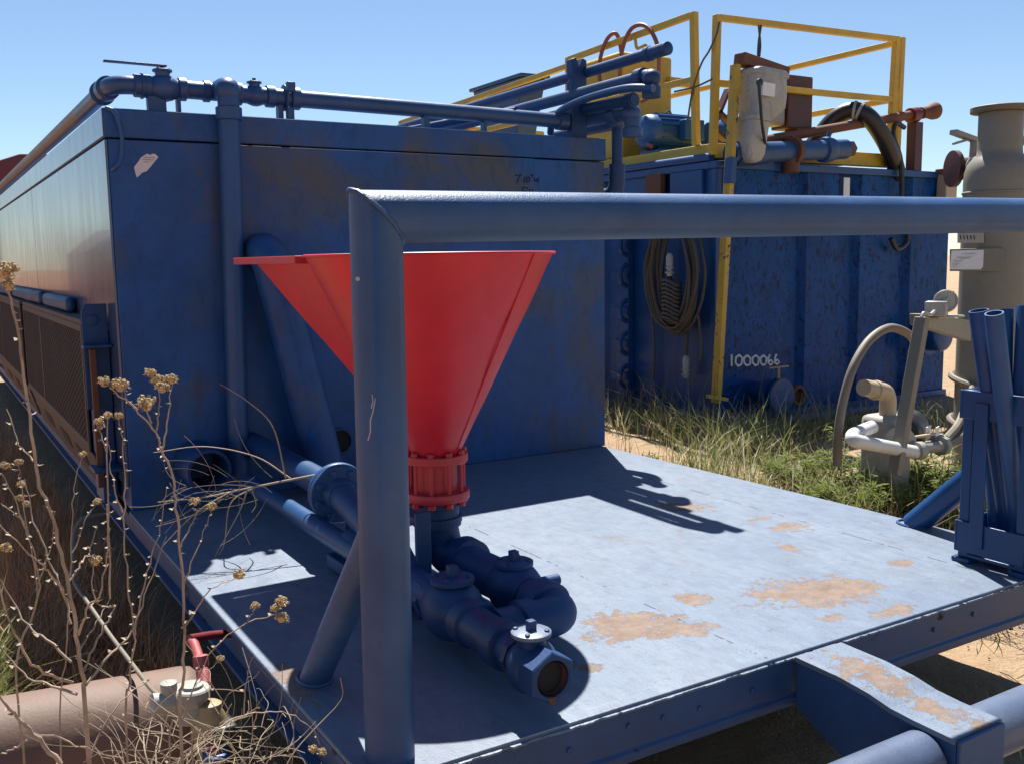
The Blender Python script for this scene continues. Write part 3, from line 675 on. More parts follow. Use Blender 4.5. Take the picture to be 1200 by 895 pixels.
MB().b2((TX-.03,TY-.03,TZ-.06), (TX+W2+.02,TY+.06,TZ)).b2((TX-.03,TY+.0605,TZ-.0605), (TX+.06,TY+L2,TZ-.0005)).b2((TX+.0605,TY+.0605,TZ-.05), (TX+W2,TY+L2,TZ-.02)).build('top_rim', m_t2s, S, bevel=.006)
MB().b2((TX-.025,TY-.025,zb-.001), (TX+.03,TY+.03,TZ-.061)).build('corner_post', m_t2s, S, bevel=.006)
MB().b2((TX-.03,TY-.031,zb-.06), (TX+W2+.02,TY+.05,zb-.0015)).b2((TX-.031,TY+.0505,zb-.06), (TX+.05,TY+L2,zb-.0015)).build('base_beam', m_t2s, S, bevel=.004)
MB().tube([(TX-.0,TY+.06,TZ+.035),(TX,TY+6,TZ+.035)], .035, 16).build('rim_pipe', m_t2s, S)
MB().b2((6.47,TY-.003,1.40), (6.55,TY-.0005,1.66)).build('white_strip', m_wpaint, S)
digits = [[(855.5,417),(857,415.5),(857,429)], [(866,416),(862,419),(861.5,425),(864.5,429),(868.5,427),(869.5,420),(866,416)], [(875.5,416.5),(871.5,419.5),(871.5,425),(874.5,428.5),(878.5,427),(879,420),(875.5,416.5)],
          [(885.5,416.5),(881.5,419.5),(881.5,425),(884.5,428.5),(888,427),(889,420),(885.5,416.5)], [(894.5,416.5),(891,419.5),(891,425),(893.5,428),(897,426.5),(898,420),(894.5,416.5)], [(902,415.5),(900,420),(900,425.5),(903,428),(905.5,425),(903,422),(900.2,424)], [(909.5,415),(907.7,419.5),(907.7,425),(910.5,427),(912.7,424.5),(910.5,421.5),(908,423.5)]]
strokes(digits, .0105, 0, m_wpaint, 'painted_number', S, TY-.002)
# hinge hooks on the side
b = MB().b2((TX-.075,2.98,-.3), (TX-.001,3.16,1.30)); hk = b.build('hook_channel', m_t2s, S, bevel=.006)
for z in (1.10,.82,.50,.20,-.1):
    MB().tube(fillet([(TX-.076,3.0,z+.1),(TX-.15,3.0,z+.06),(TX-.15,3.0,z-.06),(TX-.076,3.0,z-.10)], .05), .022, 10).b2((TX-.11,2.95,z-.03), (TX-.076,3.19,z+.03)).build('hook', m_t2s, hk)
MB().b2((TX-.06,2.55,1.38), (TX-.001,2.75,1.70)).build('rust_panel', m_rust, S, bevel=.004)
MB().b2((TX-.04,2.05,1.28), (TX-.002,2.45,1.69)).build('side_box', m_t2s, S, bevel=.006)
# outlet with flange
b = MB().tube([(5.40,TY+.02,-.17),(5.40,1.62,-.17)], .09, 24).lathe([(.09,0),(.15,.002),(.15,.03),(.09,.032)], (5.40,1.70,-.17), (0,-1,0), 28).lathe([(.09,0),(.14,.002),(.14,.03),(.09,.032)], (5.40,1.62,-.17), (0,-1,0), 28)
vo = b.build('outlet_valve', m_t2s, S); MB().tube([(5.42,1.66,-.06),(5.42,1.66,.06)], .014, 8).b2((5.30,1.645,.055), (5.53,1.675,.067)).build('lever', m_brass, vo)
MB().lathe([(.058,.1),(.06,.0),(.08,.0),(.085,.006),(.085,.2)][::-1], (5.68,1.66,-.20), (0,1,0), 24, cap=False).lathe([(0,.06),(.06,.06)], (5.68,1.66,-.2), (0,1,0), 24, cap=False).build('outlet_pipe', m_rust, S)
b = MB().lathe([(.0,0),(.10,.0),(.14,.02),(.15,.04),(.15,.28)], (7.62,1.64,.20), (0,1,0), 28, cap=False).lathe([(.15,0),(.19,0),(.19,.03),(.15,.03)], (7.62,1.8,.20), (0,1,0), 28); b.build('manway', m_t2s, S)
MB().tube([(5.4,1.55,-.375),(7.1,1.55,-.375)], .035, 14).build('ground_pipe', m_t2s, S)
# top front pipe with cap and rusty ring
q0, q1 = V((5.02,1.84,1.80)), V((6.38,1.84,1.895)); dq = (q1-q0).normalized()
b = MB().tube([q0, q1], .085, 24).lathe([(.085,0),(.10,.004),(.10,.30),(.085,.304)], q0+dq*.05, dq, 24).lathe([(.085,0),(.105,.01),(.112,.06),(.10,.12),(.085,.13)], q1-dq*.30, dq, 24).tube([q1-dq*.22+V((0,0,.09)), q1-dq*.22+V((.02,0,.15))], .02, 10)
lp = b.build('capped_line', m_blue, S)
MB().lathe([(.06,0),(.072,.005),(.072,.08),(.06,.085)], q1, dq, 6).build('hex_cap', m_rust, lp, smooth=20)
MB().lathe([(.085,0),(.125,.003),(.125,.05),(.085,.053)], q0+dq*.68, dq, 24).lathe([(.05,0),(.07,.003),(.07,.14),(.05,.143)], q0+dq*.70+V((0,0,-.18)), (0,0,1), 12).build('clamp', m_rust, lp)
# platform
PZ = 1.90
MB().b2((4.99,1.99,PZ-.12), (7.27,2.06,PZ)).b2((4.99,2.0605,PZ-.12), (5.06,11.2,PZ)).b2((5.0605,2.0605,PZ-.05), (7.27,11.2,PZ-.012)).build('platform', m_yel, S, bevel=.004)
# two guard rails: side section and front section (each a thing by itself)
def rails(name, label, posts, bars, s_=.055):
    o = thing(name, label, 'railing', posts[0][0])
    for a, c in posts: MB().bar(a, c, s_).build('post', m_yel, o, bevel=.004)
    for a, c in bars: MB().bar(a, c, s_*.9).build('rail_bar', m_yel, o, bevel=.004)
    return o
rt_, rm = 2.93, 2.44
rails('platform_railing', 'yellow side guard rail running back along the tank platform', [((4.98,2.20,PZ),(4.98,2.24,rt_+.05)),((4.98,4.05,PZ),(4.98,4.05,rt_+.01)),((4.98,6.15,PZ),(4.98,6.15,2.80)),((4.98,6.5,PZ),(4.98,6.5,2.80)),((4.98,7.95,PZ),(4.98,7.95,2.82)),((5.6,7.95,PZ),(5.6,7.95,2.80)),((7.2,7.95,PZ),(7.2,7.95,2.8))],
      [((4.98,2.24,rt_+.03),(4.98,4.05,rt_-.01)),((4.98,2.22,rm),(4.98,4.05,rm)),((4.98,4.05,2.86),(4.98,6.15,2.82)),((4.98,4.08,rm),(4.98,6.15,rm)),((4.98,6.15,2.82),(4.98,7.95,2.80)),((4.98,6.5,2.40),(4.98,7.95,2.40)),((4.98,7.95,2.78),(7.2,7.95,2.78)),((4.98,7.95,2.45),(7.2,7.95,2.45))])
rails('platform_railing', 'yellow front corner guard rail around the end of the tank platform', [((4.955,1.97,PZ-.1),(4.985,1.97,2.90)),((7.15,1.97,PZ),(7.19,1.97,2.955)),((7.27,1.99,PZ),(7.29,1.99,2.96)),((7.28,5.6,PZ),(7.28,5.6,2.93))],
      [((4.985,1.97,2.88),(7.19,1.97,2.93)),((4.97,1.97,2.37),(7.17,1.97,2.39)),((7.28,2.0,2.92),(7.28,5.6,2.90)),((7.28,2.0,2.41),(7.28,5.6,2.38))])
# things on the platform
o = thing('pump_guard', 'large yellow sheet steel pump guard behind the platform railing', 'guard', (5.6, 3.5, PZ))
MB().b2((5.06,3.32,PZ), (5.68,4.0,2.88)).build('casing', m_yel, o, bevel=.03); MB().b2((5.60,3.26,2.60), (5.92,3.315,2.68)).build('flap', m_yel, o, bevel=.004); MB().b2((5.03,3.6,2.2), (5.059,3.75,2.5)).build('bracket', m_yel, o, bevel=.004)
def motor(x, y, label, Lm=.62, r=.16):
    o = thing('electric_motor', label, 'motor', (x, y, PZ), 'blue motors on the platform')
    b = MB().lathe([(.05,0),(.12,.01),(r*.95,.04),(r,.08),(r,Lm-.1),(r*.9,Lm-.04),(.1,Lm)], (x-Lm/2,y,PZ+.20), (1,0,0), 28)
    for k in range(18):
        a = 2*PI*k/18; b.box((x,y+(r+.006)*math.cos(a),PZ+.2+(r+.006)*math.sin(a)), (Lm*.62,.008,.02), Matrix.Rotation(a-PI/2, 3, 'X'))
    b.build('housing', m_motor, o)
    MB().b2((x-.22,y-.14,PZ+.001), (x+.22,y+.14,PZ+.045)).build('base', m_motor, o, bevel=.006); MB().b2((x-.02,y-.26,PZ+.12), (x+.2,y-.165,PZ+.3)).build('terminal_box', m_motor, o, bevel=.008)
    MB().tube([V((x+.0,y,PZ+.37))+V((.03*math.cos(a),0,.03*math.sin(a))) for a in [2*PI*k/12 for k in range(12)]], .008, 6, closed=True).build('lifting_eye', m_motor, o)
motor(5.32, 2.95, 'blue electric motor on the platform in front of the yellow pump guard'); motor(6.0, 2.9, 'second blue electric motor farther right under the hanging light', .5, .15)
o = thing('feed_bin', 'dark blue tapered feed bin on the platform far back behind the pipes', 'bin', (5.55, 7.2, PZ))
def frustum(b, c0, s0, c1, s1):
    vs = []
    for c, s_ in ((c0, s0), (c1, s1)):
        for k in ((-1,-1),(1,-1),(1,1),(-1,1)): vs.append((c[0]+k[0]*s_[0]/2, c[1]+k[1]*s_[1]/2, c[2]))
    return b.add(vs, [(3,2,1,0),(4,5,6,7)]+[(i,(i+1) % 4,4+(i+1) % 4,4+i) for i in range(4)])
pb_ = [at(566,110,X=5.6), at(628,102,X=5.6)]; yc_ = (pb_[0].y+pb_[1].y)/2; zt_ = pb_[0].z
o.location = (5.75, yc_, PZ)
wy = abs(pb_[0].y-pb_[1].y)
frustum(MB(), (5.6,yc_,PZ), (.2,wy*.4,0), (5.6,yc_,zt_), (.34,wy*.92,0)).build('bin_body', m_t2s, o, bevel=.01)
MB().b2((5.40,yc_-wy*.5,zt_), (5.80,yc_+wy*.5,zt_+.04)).build('bin_rim', m_t2s, o, bevel=.006)
# x-brace of rusty angle iron
o = thing('cross_brace', 'rusty crossed angle iron brace standing behind the hanging light', 'brace', (5.4, 2.3, PZ))
for a, c in (((835,150),(853,105)), ((853,105),(872,135)), ((840,130),(890,178)), ((835,150),(850,165)), ((905,168),(940,150))): MB().bar(at(*a, Y=2.4), at(*c, Y=2.4), .07, .03).build('angle_bar', m_brown, o, bevel=.003)
# light pole with floodlight
o = thing('light_post', 'chipped yellow post with a white floodlight under a rusty bracket', 'light', (4.86, 1.8, -.25))
pa, pb = at(862,76,Y=1.8), at(839,472,Y=1.8); MB().bar(pb, pa, .075, .05).build('post', m_yelw, o, bevel=.004)
mid0, mid1 = at(857,185,Y=1.772), at(855,215,Y=1.772); MB().bar(mid0, mid1, .08, .055).build('blue_patch', m_t2s, o, bevel=.003)
MB().bar(at(829,464,Y=1.76), at(852,468,Y=1.76), .035, .03).build('foot_bar', m_yel, o, bevel=.003)
MB().bar(at(866,69,Y=1.78), at(919,87,Y=1.78), .12, .09).build('bracket', m_rust, o, bevel=.006)
lc = at(893,84,Y=1.76); ld = (at(888,166,Y=1.76)-lc).normalized()
def loftbox(b, o_, xd, zd, secs):
    yd = zd.cross(xd); vs = []; n = 20
    for h, wx, wy, ox in secs:
        for k in range(n):
            a = 2*PI*k/n; ca, sa = math.cos(a), math.sin(a); vs.append(o_+zd*h+xd*(ox+wx*math.copysign(abs(ca)**.45, ca))+yd*wy*math.copysign(abs(sa)**.45, sa))
    return b.add(vs, [tuple(reversed(range(n)))]+[(i*n+k, i*n+(k+1) % n, (i+1)*n+(k+1) % n, (i+1)*n+k) for i in range(len(secs)-1) for k in range(n)]+[tuple((len(secs)-1)*n+k for k in range(n))])
xd = (at(916,95,Y=1.76)-at(868,88,Y=1.76)).normalized(); xd = (xd-ld*xd.dot(ld)).normalized()
lb = loftbox(MB(), lc, xd, ld, [(0,.17,.14,0),(.02,.205,.15,0),(.05,.205,.15,0),(.06,.185,.14,0),(.18,.19,.14,.01),(.28,.18,.13,.02),(.38,.11,.12,-.03),(.40,.10,.11,-.05)]).build('lamp_housing', m_lamp, o)
loftbox(MB(), lc, xd, ld, [(.375,.125,.12,-.065),(.405,.125,.12,-.065),(.41,.11,.105,-.065),(.66,.10,.09,-.075),(.71,.08,.07,-.075),(.73,.04,.05,-.075)]).build('lamp_globe', m_lamp, lb)
MB().prism([lc+xd*a_+ld*h_-V((0,.175,0)) for a_, h_ in ((-.15,.13),(-.02,.13),(-.02,.23),(-.15,.23))], (0,.02,0)).build('rating_label', m_wpaint, lb)
MB().lathe([(.028,0),(.028,.02),(.01,.022)], at(889,97,Y=1.52), (0,-1,0), 14).build('cable_gland', m_black, lb)
b = MB().tube(smoothline([at(889,97,Y=1.5), at(891,120,Y=1.5), at(893,145,Y=1.52), at(897,172,Y=1.7)]), .012, 8); b.build('lamp_cable', m_black, lb)
o = thing('hanging_cord', 'thin grey cord hanging from the front guard rail to the light', 'cord', at(888,32,Y=1.96)); b = MB()
b.tube(smoothline([at(892,30,Y=1.93), at(889,50,Y=1.9), at(888,70,Y=1.82)]), .009, 6).tube(smoothline([at(889,30,Y=1.93), at(891,52,Y=1.9), at(890,66,Y=1.82)]), .009, 6); b.build('strand', m_cable, o)
o = thing('hanging_cord', 'loose dark cord draped between the two yellow corner posts', 'cord', at(842,25,Y=1.93)); b = MB()
b.tube(smoothline([at(843,26,Y=1.92), at(840,40,Y=1.92), at(831,60,Y=2.0), at(822,75,Y=2.1), at(812,105,Y=2.2), at(806,140,Y=2.3)]), .008, 6).tube(smoothline([at(835,93,Y=1.92), at(815,102,Y=2.0), at(790,108,Y=2.15)]), .008, 6); b.build('strand', m_cable, o)
o = thing('control_box', 'dark red steel control box on a stand by the platform edge', 'box', at(928,185,Y=2.1))
pc = at(929,123,Y=2.1); MB().b2((pc.x-.16,2.0,pc.z-.22), (pc.x+.14,2.2,pc.z+.23)).build('cabinet', m_brown, o, bevel=.012); MB().b2((pc.x-.30,2.02,pc.z-.2), (pc.x-.162,2.18,pc.z+.14)).build('side_cover', m_cast, o, bevel=.03)
MB().b2((pc.x-.05,2.06,PZ-.1), (pc.x+.06,2.14,pc.z-.221)).build('stand', m_brown, o, bevel=.004)
o = thing('rusty_pipe', 'long rusty pipe lying across the platform edge on a red stand', 'pipe', at(1010,140,Y=1.95))
pa, pb = at(895,165,Y=1.95), at(1085,132,Y=1.95); dq = (pb-pa).normalized(); b = MB().tube([pa, pb], .042, 18).lathe([(.042,0),(.055,.003),(.055,.1),(.06,.11),(.08,.18),(.08,.22),(.055,.22),(.05,.18)], pb-dq*.08, dq, 22); b.build('pipe_wall', m_rust, o)
MB().b2((7.42,1.90,TZ), (7.53,2.0,2.20)).build('stand', m_brown, o, bevel=.006); MB().lathe([(.045,0),(.07,.003),(.07,.10),(.045,.103)], at(1066,136,Y=1.95), dq, 16).build('clamp', m_maroon, o)
o = thing('black_hose', 'thick black rubber hose arched over the rusty pipe', 'hose', at(1000,128,Y=1.9))
hp = smoothline([at(950,175,Y=2.25), at(962,158,Y=2.2), at(980,138,Y=2.1), at(1000,130,Y=1.98), at(1018,138,Y=1.88), at(1034,160,Y=1.86), at(1046,185,Y=1.9), at(1052,205,Y=2.0)])
MB().tube(hp, .078, 18).build('hose_wall', m_black, o)
i0 = len(hp)//2-3; MB().tube(hp[i0:i0+2], .087, 18).tube(hp[i0+2:i0+4], .084, 18).build('clamp_band', m_zinc, o)
o = thing('black_cable', 'black cable loop hanging down the tank front at the right stand', 'cable', at(1052,200,Y=1.86)); b = MB()
b.tube(smoothline([at(1060,150,Y=1.87), at(1050,145,Y=1.87), at(1047,160,Y=1.86), at(1055,185,Y=1.85), at(1057,215,Y=1.85), at(1057,250,Y=1.85), at(1064,280,Y=1.85), at(1052,292,Y=1.85), at(1044,280,Y=1.85)]), .022, 8); b.build('strand', m_black, o)
o = thing('orange_hose', 'orange hose looped twice over the yellow top rail', 'hose', at(735,50,X=4.93)); b = MB()
b.tube(smoothline([at(718,116,X=5.02), at(704,100,X=4.93), at(703,72,X=4.92), at(711,47,X=4.93), at(722,40,X=4.98), at(728,60,X=5.05), at(728,90,X=5.1), at(735,105,X=5.12), at(752,158,X=5.1), at(763,172,X=5.0)]), .019, 10)
b.tube(smoothline([at(726,100,X=5.02), at(729,60,X=4.92), at(740,34,X=4.92), at(757,31,X=4.94), at(770,52,X=4.96), at(772,85,X=5.0), at(765,110,X=5.04), at(752,119,X=5.06)]), .019, 10); b.build('hose_wall', m_orng, o)
o = thing('rail_hook', 'thin bent yellow hook hanging from the top rail inside the hose loop', 'hook', at(745,45,X=4.96)); b = MB(); b.tube(fillet([at(744,42,X=4.96), at(746,58,X=4.96), at(757,53,X=4.96), at(758,58,X=4.96)], .03), .014, 8); b.build('rod', m_yel, o)
# cable coil and plugs on the tank side
o = thing('cable_coil', 'coil of dusty electrical cable hanging on the blue tank side', 'cable', (4.80, 2.28, 1.2)); b = MB()
for k in range(15):
    w_ = .20+.14*random.random(); h_ = .44+.12*random.random(); c_ = V((4.86-.05*random.random()-.05*(k % 3)*.5, 2.28+random.uniform(-.03,.03), .88+random.uniform(-.02,.03))); pts = []
    lop = random.uniform(-.05,.05)
    for j in range(28):
        a = 2*PI*j/28; yy = math.cos(a); zz = math.sin(a); pts.append(c_+V((random.uniform(-.003,.003), w_*yy*(1-.25*max(0, zz))+lop*zz, h_*zz)))
    b.tube(pts, .013, 6, closed=True)
b.tube(smoothline([(4.84,2.60,.55),(4.85,2.58,.2),(4.86,2.60,-.1)]), .011, 6).tube(smoothline([(4.84,2.0,.5),(4.85,1.97,.25),(4.85,1.99,.12)]), .011, 6)
b.build('loops', m_cable, o)
MB().tube(smoothline([(4.83,2.62,1.33),(4.78,2.5,1.40),(4.76,2.28,1.44),(4.78,2.05,1.40),(4.83,1.95,1.36)]), .018, 8).build('tie_rope', m_pvc, o)
b = MB()
for k in range(10): c_ = V((4.80,2.27,.46+k*.035)); b.tube([c_+V((.05*math.cos(a)-.02,.10*math.sin(a),.02*math.sin(a)+.015*math.cos(a*2))) for a in [2*PI*j/14 for j in range(14)]], .012, 6, closed=True)
b.build('wrap', m_cable, o)
def plug(c, label, up_):
    o = thing('cable_plug', label, 'plug', c, None); c = V(c)
    k = .72
    MB().lathe([(r*k,h*k) for r,h in [(.02,-.14),(.035,-.13),(.035,-.05),(.05,-.045),(.05,-.03),(.035,-.025),(.042,.0),(.042,.09),(.03,.12),(.02,.13)]], c, (0,0,1), 20).build('plug_body', m_lamp, o)
    MB().lathe([(.042*k,0),(.055*k,.004),(.055*k,.014),(.042*k,.016)], c+V((0,0,-.105*k)), (0,0,1), 20).build('collar', m_cast, o)
    MB().tube([c+V((0,0,-.13*k)), c+V((.0,0,-.27))], .02, 10).build('cable_end', m_black, o) if up_ else MB().tube([c+V((0,0,.11*k)), c+V((.01,0,.3))], .014, 8).build('cable_end', m_cable, o)
plug((4.76,2.27,.92), 'white plug hanging in the middle of the cable coil', True); plug((4.86,2.17,.06), 'white plug hanging low on the tank side below the coil', False)

# ------------------------------------------------------------------ grey tower, winch arm, pump
tx, ty = 4.985, -.49
o = thing('separator_tower', 'grey cylindrical separator tower with narrow flanged neck', 'tower', (tx, ty, GZ))
r = .195
b = MB().lathe([(r,0),(r,1.82),(r*.98,1.88),(r*.90,1.93),(r*.75,1.965),(.128,1.985),(.125,2.02),(.125,2.22),(.123,2.23)], (tx,ty,GZ), (0,0,1), 48); b.build('shell', m_grey, o)
MB().lathe([(.12,0),(.168,.001),(.173,.004),(.173,.03),(.168,.034),(.12,.036)], (tx,ty,GZ+2.232), (0,0,1), 40).build('top_flange', m_flr, o)
MB().lathe([(r*1.25,0),(r*1.25,.03),(r,.034)], (tx,ty,GZ-.0), (0,0,1), 32).build('base_plate', m_grey, o)
MB().lathe([(r,0),(r+.006,.004),(r+.006,.012),(r,.016)], (tx,ty,1.33), (0,0,1), 48).build('weld_band', m_grey, o)
MB().lathe([(r,0),(r+.005,.004),(r+.005,.012),(r,.016)], (tx,ty,.55), (0,0,1), 48).build('weld_band', m_grey, o)
cdir = (CAM-V((tx,ty,CAM.z))).normalized(); side = V((0,0,1)).cross(cdir).normalized()
def onface(px_, py_, off): # point on a plane tangent to the tower, facing the camera
    n = cdir; p0 = V((tx,ty,0))+cdir*(r+off); d = ray(px_, py_); return CAM+d*((p0-CAM).dot(n)/d.dot(n))
pq = [onface(x, y, .02) for x, y in ((1116,297),(1165,297),(1165,322),(1114,318))]
mp = MB().prism([onface(x, y, .0) for x, y in ((1113,292),(1176,291),(1176,318),(1113,318))], cdir*.018).build('plate_holder', m_grey, o, bevel=.003)
np_ = MB().prism([onface(x, y, .0185) for x, y in ((1115,294),(1153,293),(1152,313),(1149,316),(1113,316))], cdir*.003).build('name_plate', m_wpaint, mp)
b = MB()
for (xa, ya, xb) in ((1127,298,1141),(1121,302,1139),(1125,303.5,1136),(1117,306.5,1128),(1116,310,1124),(1117,312.5,1120)): b.bar(onface(xa,ya,.022), onface(xb,ya-.4,.022), .006, .0008)
b.bar(onface(1141.5,297.8,.022), onface(1144,297.7,.022), .016, .0008); b.build('plate_print', m_ink, np_)
up_ = MB().prism([onface(x, y, .0) for x, y in ((1122,273),(1153,273),(1153,285),(1122,285))], cdir*.014).build('plate_holder', m_cast, o, bevel=.002)
b = MB()
for xx in (1125,1129,1133,1137,1141): b.bar(onface(xx,276,.0148), onface(xx+1,281,.0148), .008, .0008)
b.build('plate_print', m_ink, up_)
for z, y_, L_ in ((1.655,-.5,.5),(.87,-.5,.6),(.62,-.5,.5)):
    MB().tube([V((tx+.1,ty-.0,z)), V((tx+.1+L_,ty-L_*.45,z-.01))], .05 if z < 1.6 else .03, 16).build('side_pipe', m_grey, o)
# coiled hose round the tower foot
o2 = thing('grey_hose', 'pale grey hose wrapped twice around the foot of the tower', 'hose', (tx-.3, ty-.3, .2)); b = MB()
for z, tl in ((.17,.05),(-.12,.07)):
    pts = [V((tx+(r+.022)*math.cos(a), ty+(r+.022)*math.sin(a), z+tl*math.sin(a-.3))) for a in [2*PI*j/36 for j in range(37)]]; b.tube(pts, .02, 8)
b.tube(smoothline([V((tx-.24,ty-.05,.17)), V((4.6,-.6,.10)), V((4.3,-.75,.02)), V((4.05,-.85,-.02))]), .022, 8).tube(smoothline([V((tx-.24,ty-.05,.14)), V((4.55,-.62,.03)), V((4.3,-.78,-.03)), V((4.0,-.85,-.06))]), .022, 8)
b.build('hose_wall', m_hose, o2)
o = thing('winch_arm', 'grey steel leg and arm with a small hand winch beside the tower', 'winch', (3.40, -1.06, GZ))
MB().bar(at(1081,372,Y=-1.06), at(1048,556,Y=-1.06), .062, .04).build('leg', m_grey, o, bevel=.004)
MB().prism([at(1078,368,Y=-1.04), at(1090,368,Y=-1.03), at(1138,376,Y=-.75), at(1138,400,Y=-.75), at(1090,385,Y=-1.03), at(1078,381,Y=-1.04)], (.0,.06,0)).build('arm', m_grey, o, bevel=.003)
wc = at(1108,353,Y=-1.0); ax = V((-.80,-.60,.05)).normalized()
b = MB().lathe([(.02,-.04),(.056,-.038),(.058,-.032),(.058,-.026),(.05,-.024),(.03,-.02),(.03,.02),(.058,.026),(.058,.032),(.054,.036),(.05,.034),(.044,.028),(.018,.028),(.016,.044),(.004,.046)], wc, ax, 28); wd = b.build('winch_drum', m_zinc, o)
MB().box(wc+V((-.07,0,-.035)), (.10,.10,.075), Matrix.Rotation(.5, 3, 'Z')).box(wc+V((0,0,-.078)), (.19,.09,.012), Matrix.Rotation(-.1, 3, 'Z')).build('winch_frame', m_zinc, o, bevel=.006)
MB().tube(smoothline([at(1080,372,Y=-1.1), at(1083,367,Y=-1.1), at(1090,369,Y=-1.1), at(1095,365,Y=-1.08)]), .009, 6).build('winch_cable', m_zinc, o)
MB().bar(wc+ax*.05, wc+ax*.05+V((.02,-.03,.05)), .012, .006).build('winch_handle', m_zinc, o)
o = thing('arched_hose', 'stiff grey hose arching up out of the weeds by the pump', 'hose', (3.12, -.9, GZ)); MB().tube(smoothline([at(981,545,Y=-.9), at(982,510,Y=-.9), at(988,470,Y=-.9), at(1000,430,Y=-.9), at(1018,400,Y=-.88), at(1040,385,Y=-.86), at(1058,388,Y=-.84), at(1071,400,Y=-.8), at(1072,425,Y=-.72)]), .022, 12).build('hose_wall', m_hose, o)
o = thing('water_pump', 'grey cast pump with a tan elbow pipe on top standing in the weeds', 'pump', (3.72, -.8, GZ))
pc = at(1040,505,Y=-.85)
MB().b2((pc.x-.085,-.95,GZ+.12), (pc.x+.075,-.74,pc.z+.085)).build('pump_body', m_cast, o, bevel=.03)
b = MB().lathe([(.05,0),(.10,.01),(.11,.03),(.11,.22),(.08,.26)], V((pc.x+.1,-.84,pc.z-.03)), (.9,.4,0), 24); b.build('motor', m_black, o)
MB().lathe([(.06,0),(.085,.004),(.085,.03),(.06,.034)], V((pc.x-.08,-.97,pc.z-.03)), (-.5,-.85,0), 24).build('suction_flange', m_cast, o)
MB().box(V((pc.x+.22,-.93,pc.z-.02)), (.09,.004,.07), Matrix.Rotation(.4, 3, 'Z')).box(V((pc.x+.34,-.9,pc.z-.03)), (.07,.004,.05), Matrix.Rotation(.4, 3, 'Z')).build('tag_plate', m_wpaint, o)
MB().tube(fillet([at(1040,490,Y=-.85), at(1041,459,Y=-.85), at(1012,454,Y=-.88)], .06), .042, 20).lathe([(.042,0),(.05,.003),(.05,.03),(.042,.033)], at(1028,457,Y=-.865), (-1,-.1,.08), 20).build('elbow_pipe', m_pvc, o)
b = MB().tube(fillet([at(1022,500,Y=-.97), at(998,510,Y=-1.02), at(1000,516,Y=-1.06), at(1075,530,Y=-1.06)], .05), .033, 16); b.build('white_hose', m_white, o)
b = MB().lathe([(.03,0),(.045,.003),(.045,.05),(.03,.053)], at(1072,528,Y=-1.06), (1,0,-.05), 16).tube([at(1080,525,Y=-1.0), at(1108,522,Y=-.95)], .03, 14).lathe([(.04,0),(.055,.003),(.055,.04),(.04,.043)], at(1100,522,Y=-.96), (1,.1,0), 8).tube([at(1103,520,Y=-.96), at(1103,508,Y=-.96)], .012, 8); b.build('hose_valve', m_cast, o)
MB().bar(at(1070,512,Y=-1.0), at(1095,508,Y=-.95), .02, .01).build('lever', m_pvc, o)
# rusty valve and post behind
o = thing('gate_valve', 'dark rusty valve with a lever handle behind the tower neck', 'valve', at(1134,215,Y=-.2)); vc = at(1134,198,Y=-.2)
MB().lathe([(.05,-.11),(.115,-.105),(.115,-.075),(.07,-.065),(.07,.065),(.115,.075),(.115,.105),(.05,.11)], vc, (.8,-.45,0), 26).build('valve_body', m_brown, o)
MB().tube([vc+V((.08,.04,0)), V((tx,ty+.1,vc.z))], .07, 18).build('nozzle', m_grey, o)
MB().tube([at(1140,190,Y=-.2), at(1142,166,Y=-.2)], .026, 10).bar(at(1117,155,Y=-.2), at(1153,168,Y=-.2), .05, .028).bar(at(1117,169,Y=-.2), at(1134,164,Y=-.2), .014, .014).build('lever', m_cast, o)
o = thing('junction_box', 'small cream box with a rusty cap at the top right of the blue tank front', 'box', at(1110,235,Y=1.86)); pq = at(1110,203,Y=1.86); MB().b2((pq.x-.09,1.80,pq.z-.42), (pq.x+.08,1.91,pq.z-.01)).build('box_body', m_pvc, o, bevel=.01); MB().b2((pq.x-.11,1.78,pq.z-.0095), (pq.x+.10,1.915,pq.z+.035)).build('cap', m_rust, o, bevel=.006)
# far maroon equipment
o = thing('maroon_trailer', 'dark maroon steel trailer body far behind the left end of the tank', 'trailer', (1.4, 14.2, GZ))
ya = 13; MB().prism([(-.5,ya,.9),(-.5,ya,2.30),(.0,ya,2.40),(.85,ya,2.72),(1.25,ya,2.74),(3.4,ya,2.5),(3.4,ya,.9)], (0,2.4,0)).build('trailer_body', m_maroon, o, bevel=.02)
MB().prism([(-6.5,ya,.1),(-6.5,ya,1.5),(-2.2,ya,1.6),(-1.7,ya,1.2),(-1.7,ya,.1)], (0,2.3,0)).bar((-1.71,ya+1.1,.5), (-.51,ya+1.1,.6), .12).build('unseen_reflected_box', m_maroon, o, bevel=.02)  # unseen low box, added for its red reflection in the tank's side sheets
for x in (-.4,.65,1.9,3.0): MB().b2((x-.05,ya-.08,.9), (x+.05,ya-.002,2.25)).build('rib', m_maroon, o, bevel=.01)
MB().b2((-.5,ya+.2,.35), (3.4,ya+2.2,.899)).build('chassis', m_black, o, bevel=.02)
for x in (.2,1.4,2.7):
    for y in (ya+.35, ya+1.9): MB().lathe([(.2,-.12),(.42,-.13),(.46,-.09),(.46,.09),(.42,.13),(.2,.12)], (x,y,GZ+.46), (0,1,0), 28).build('wheel', m_black, o)

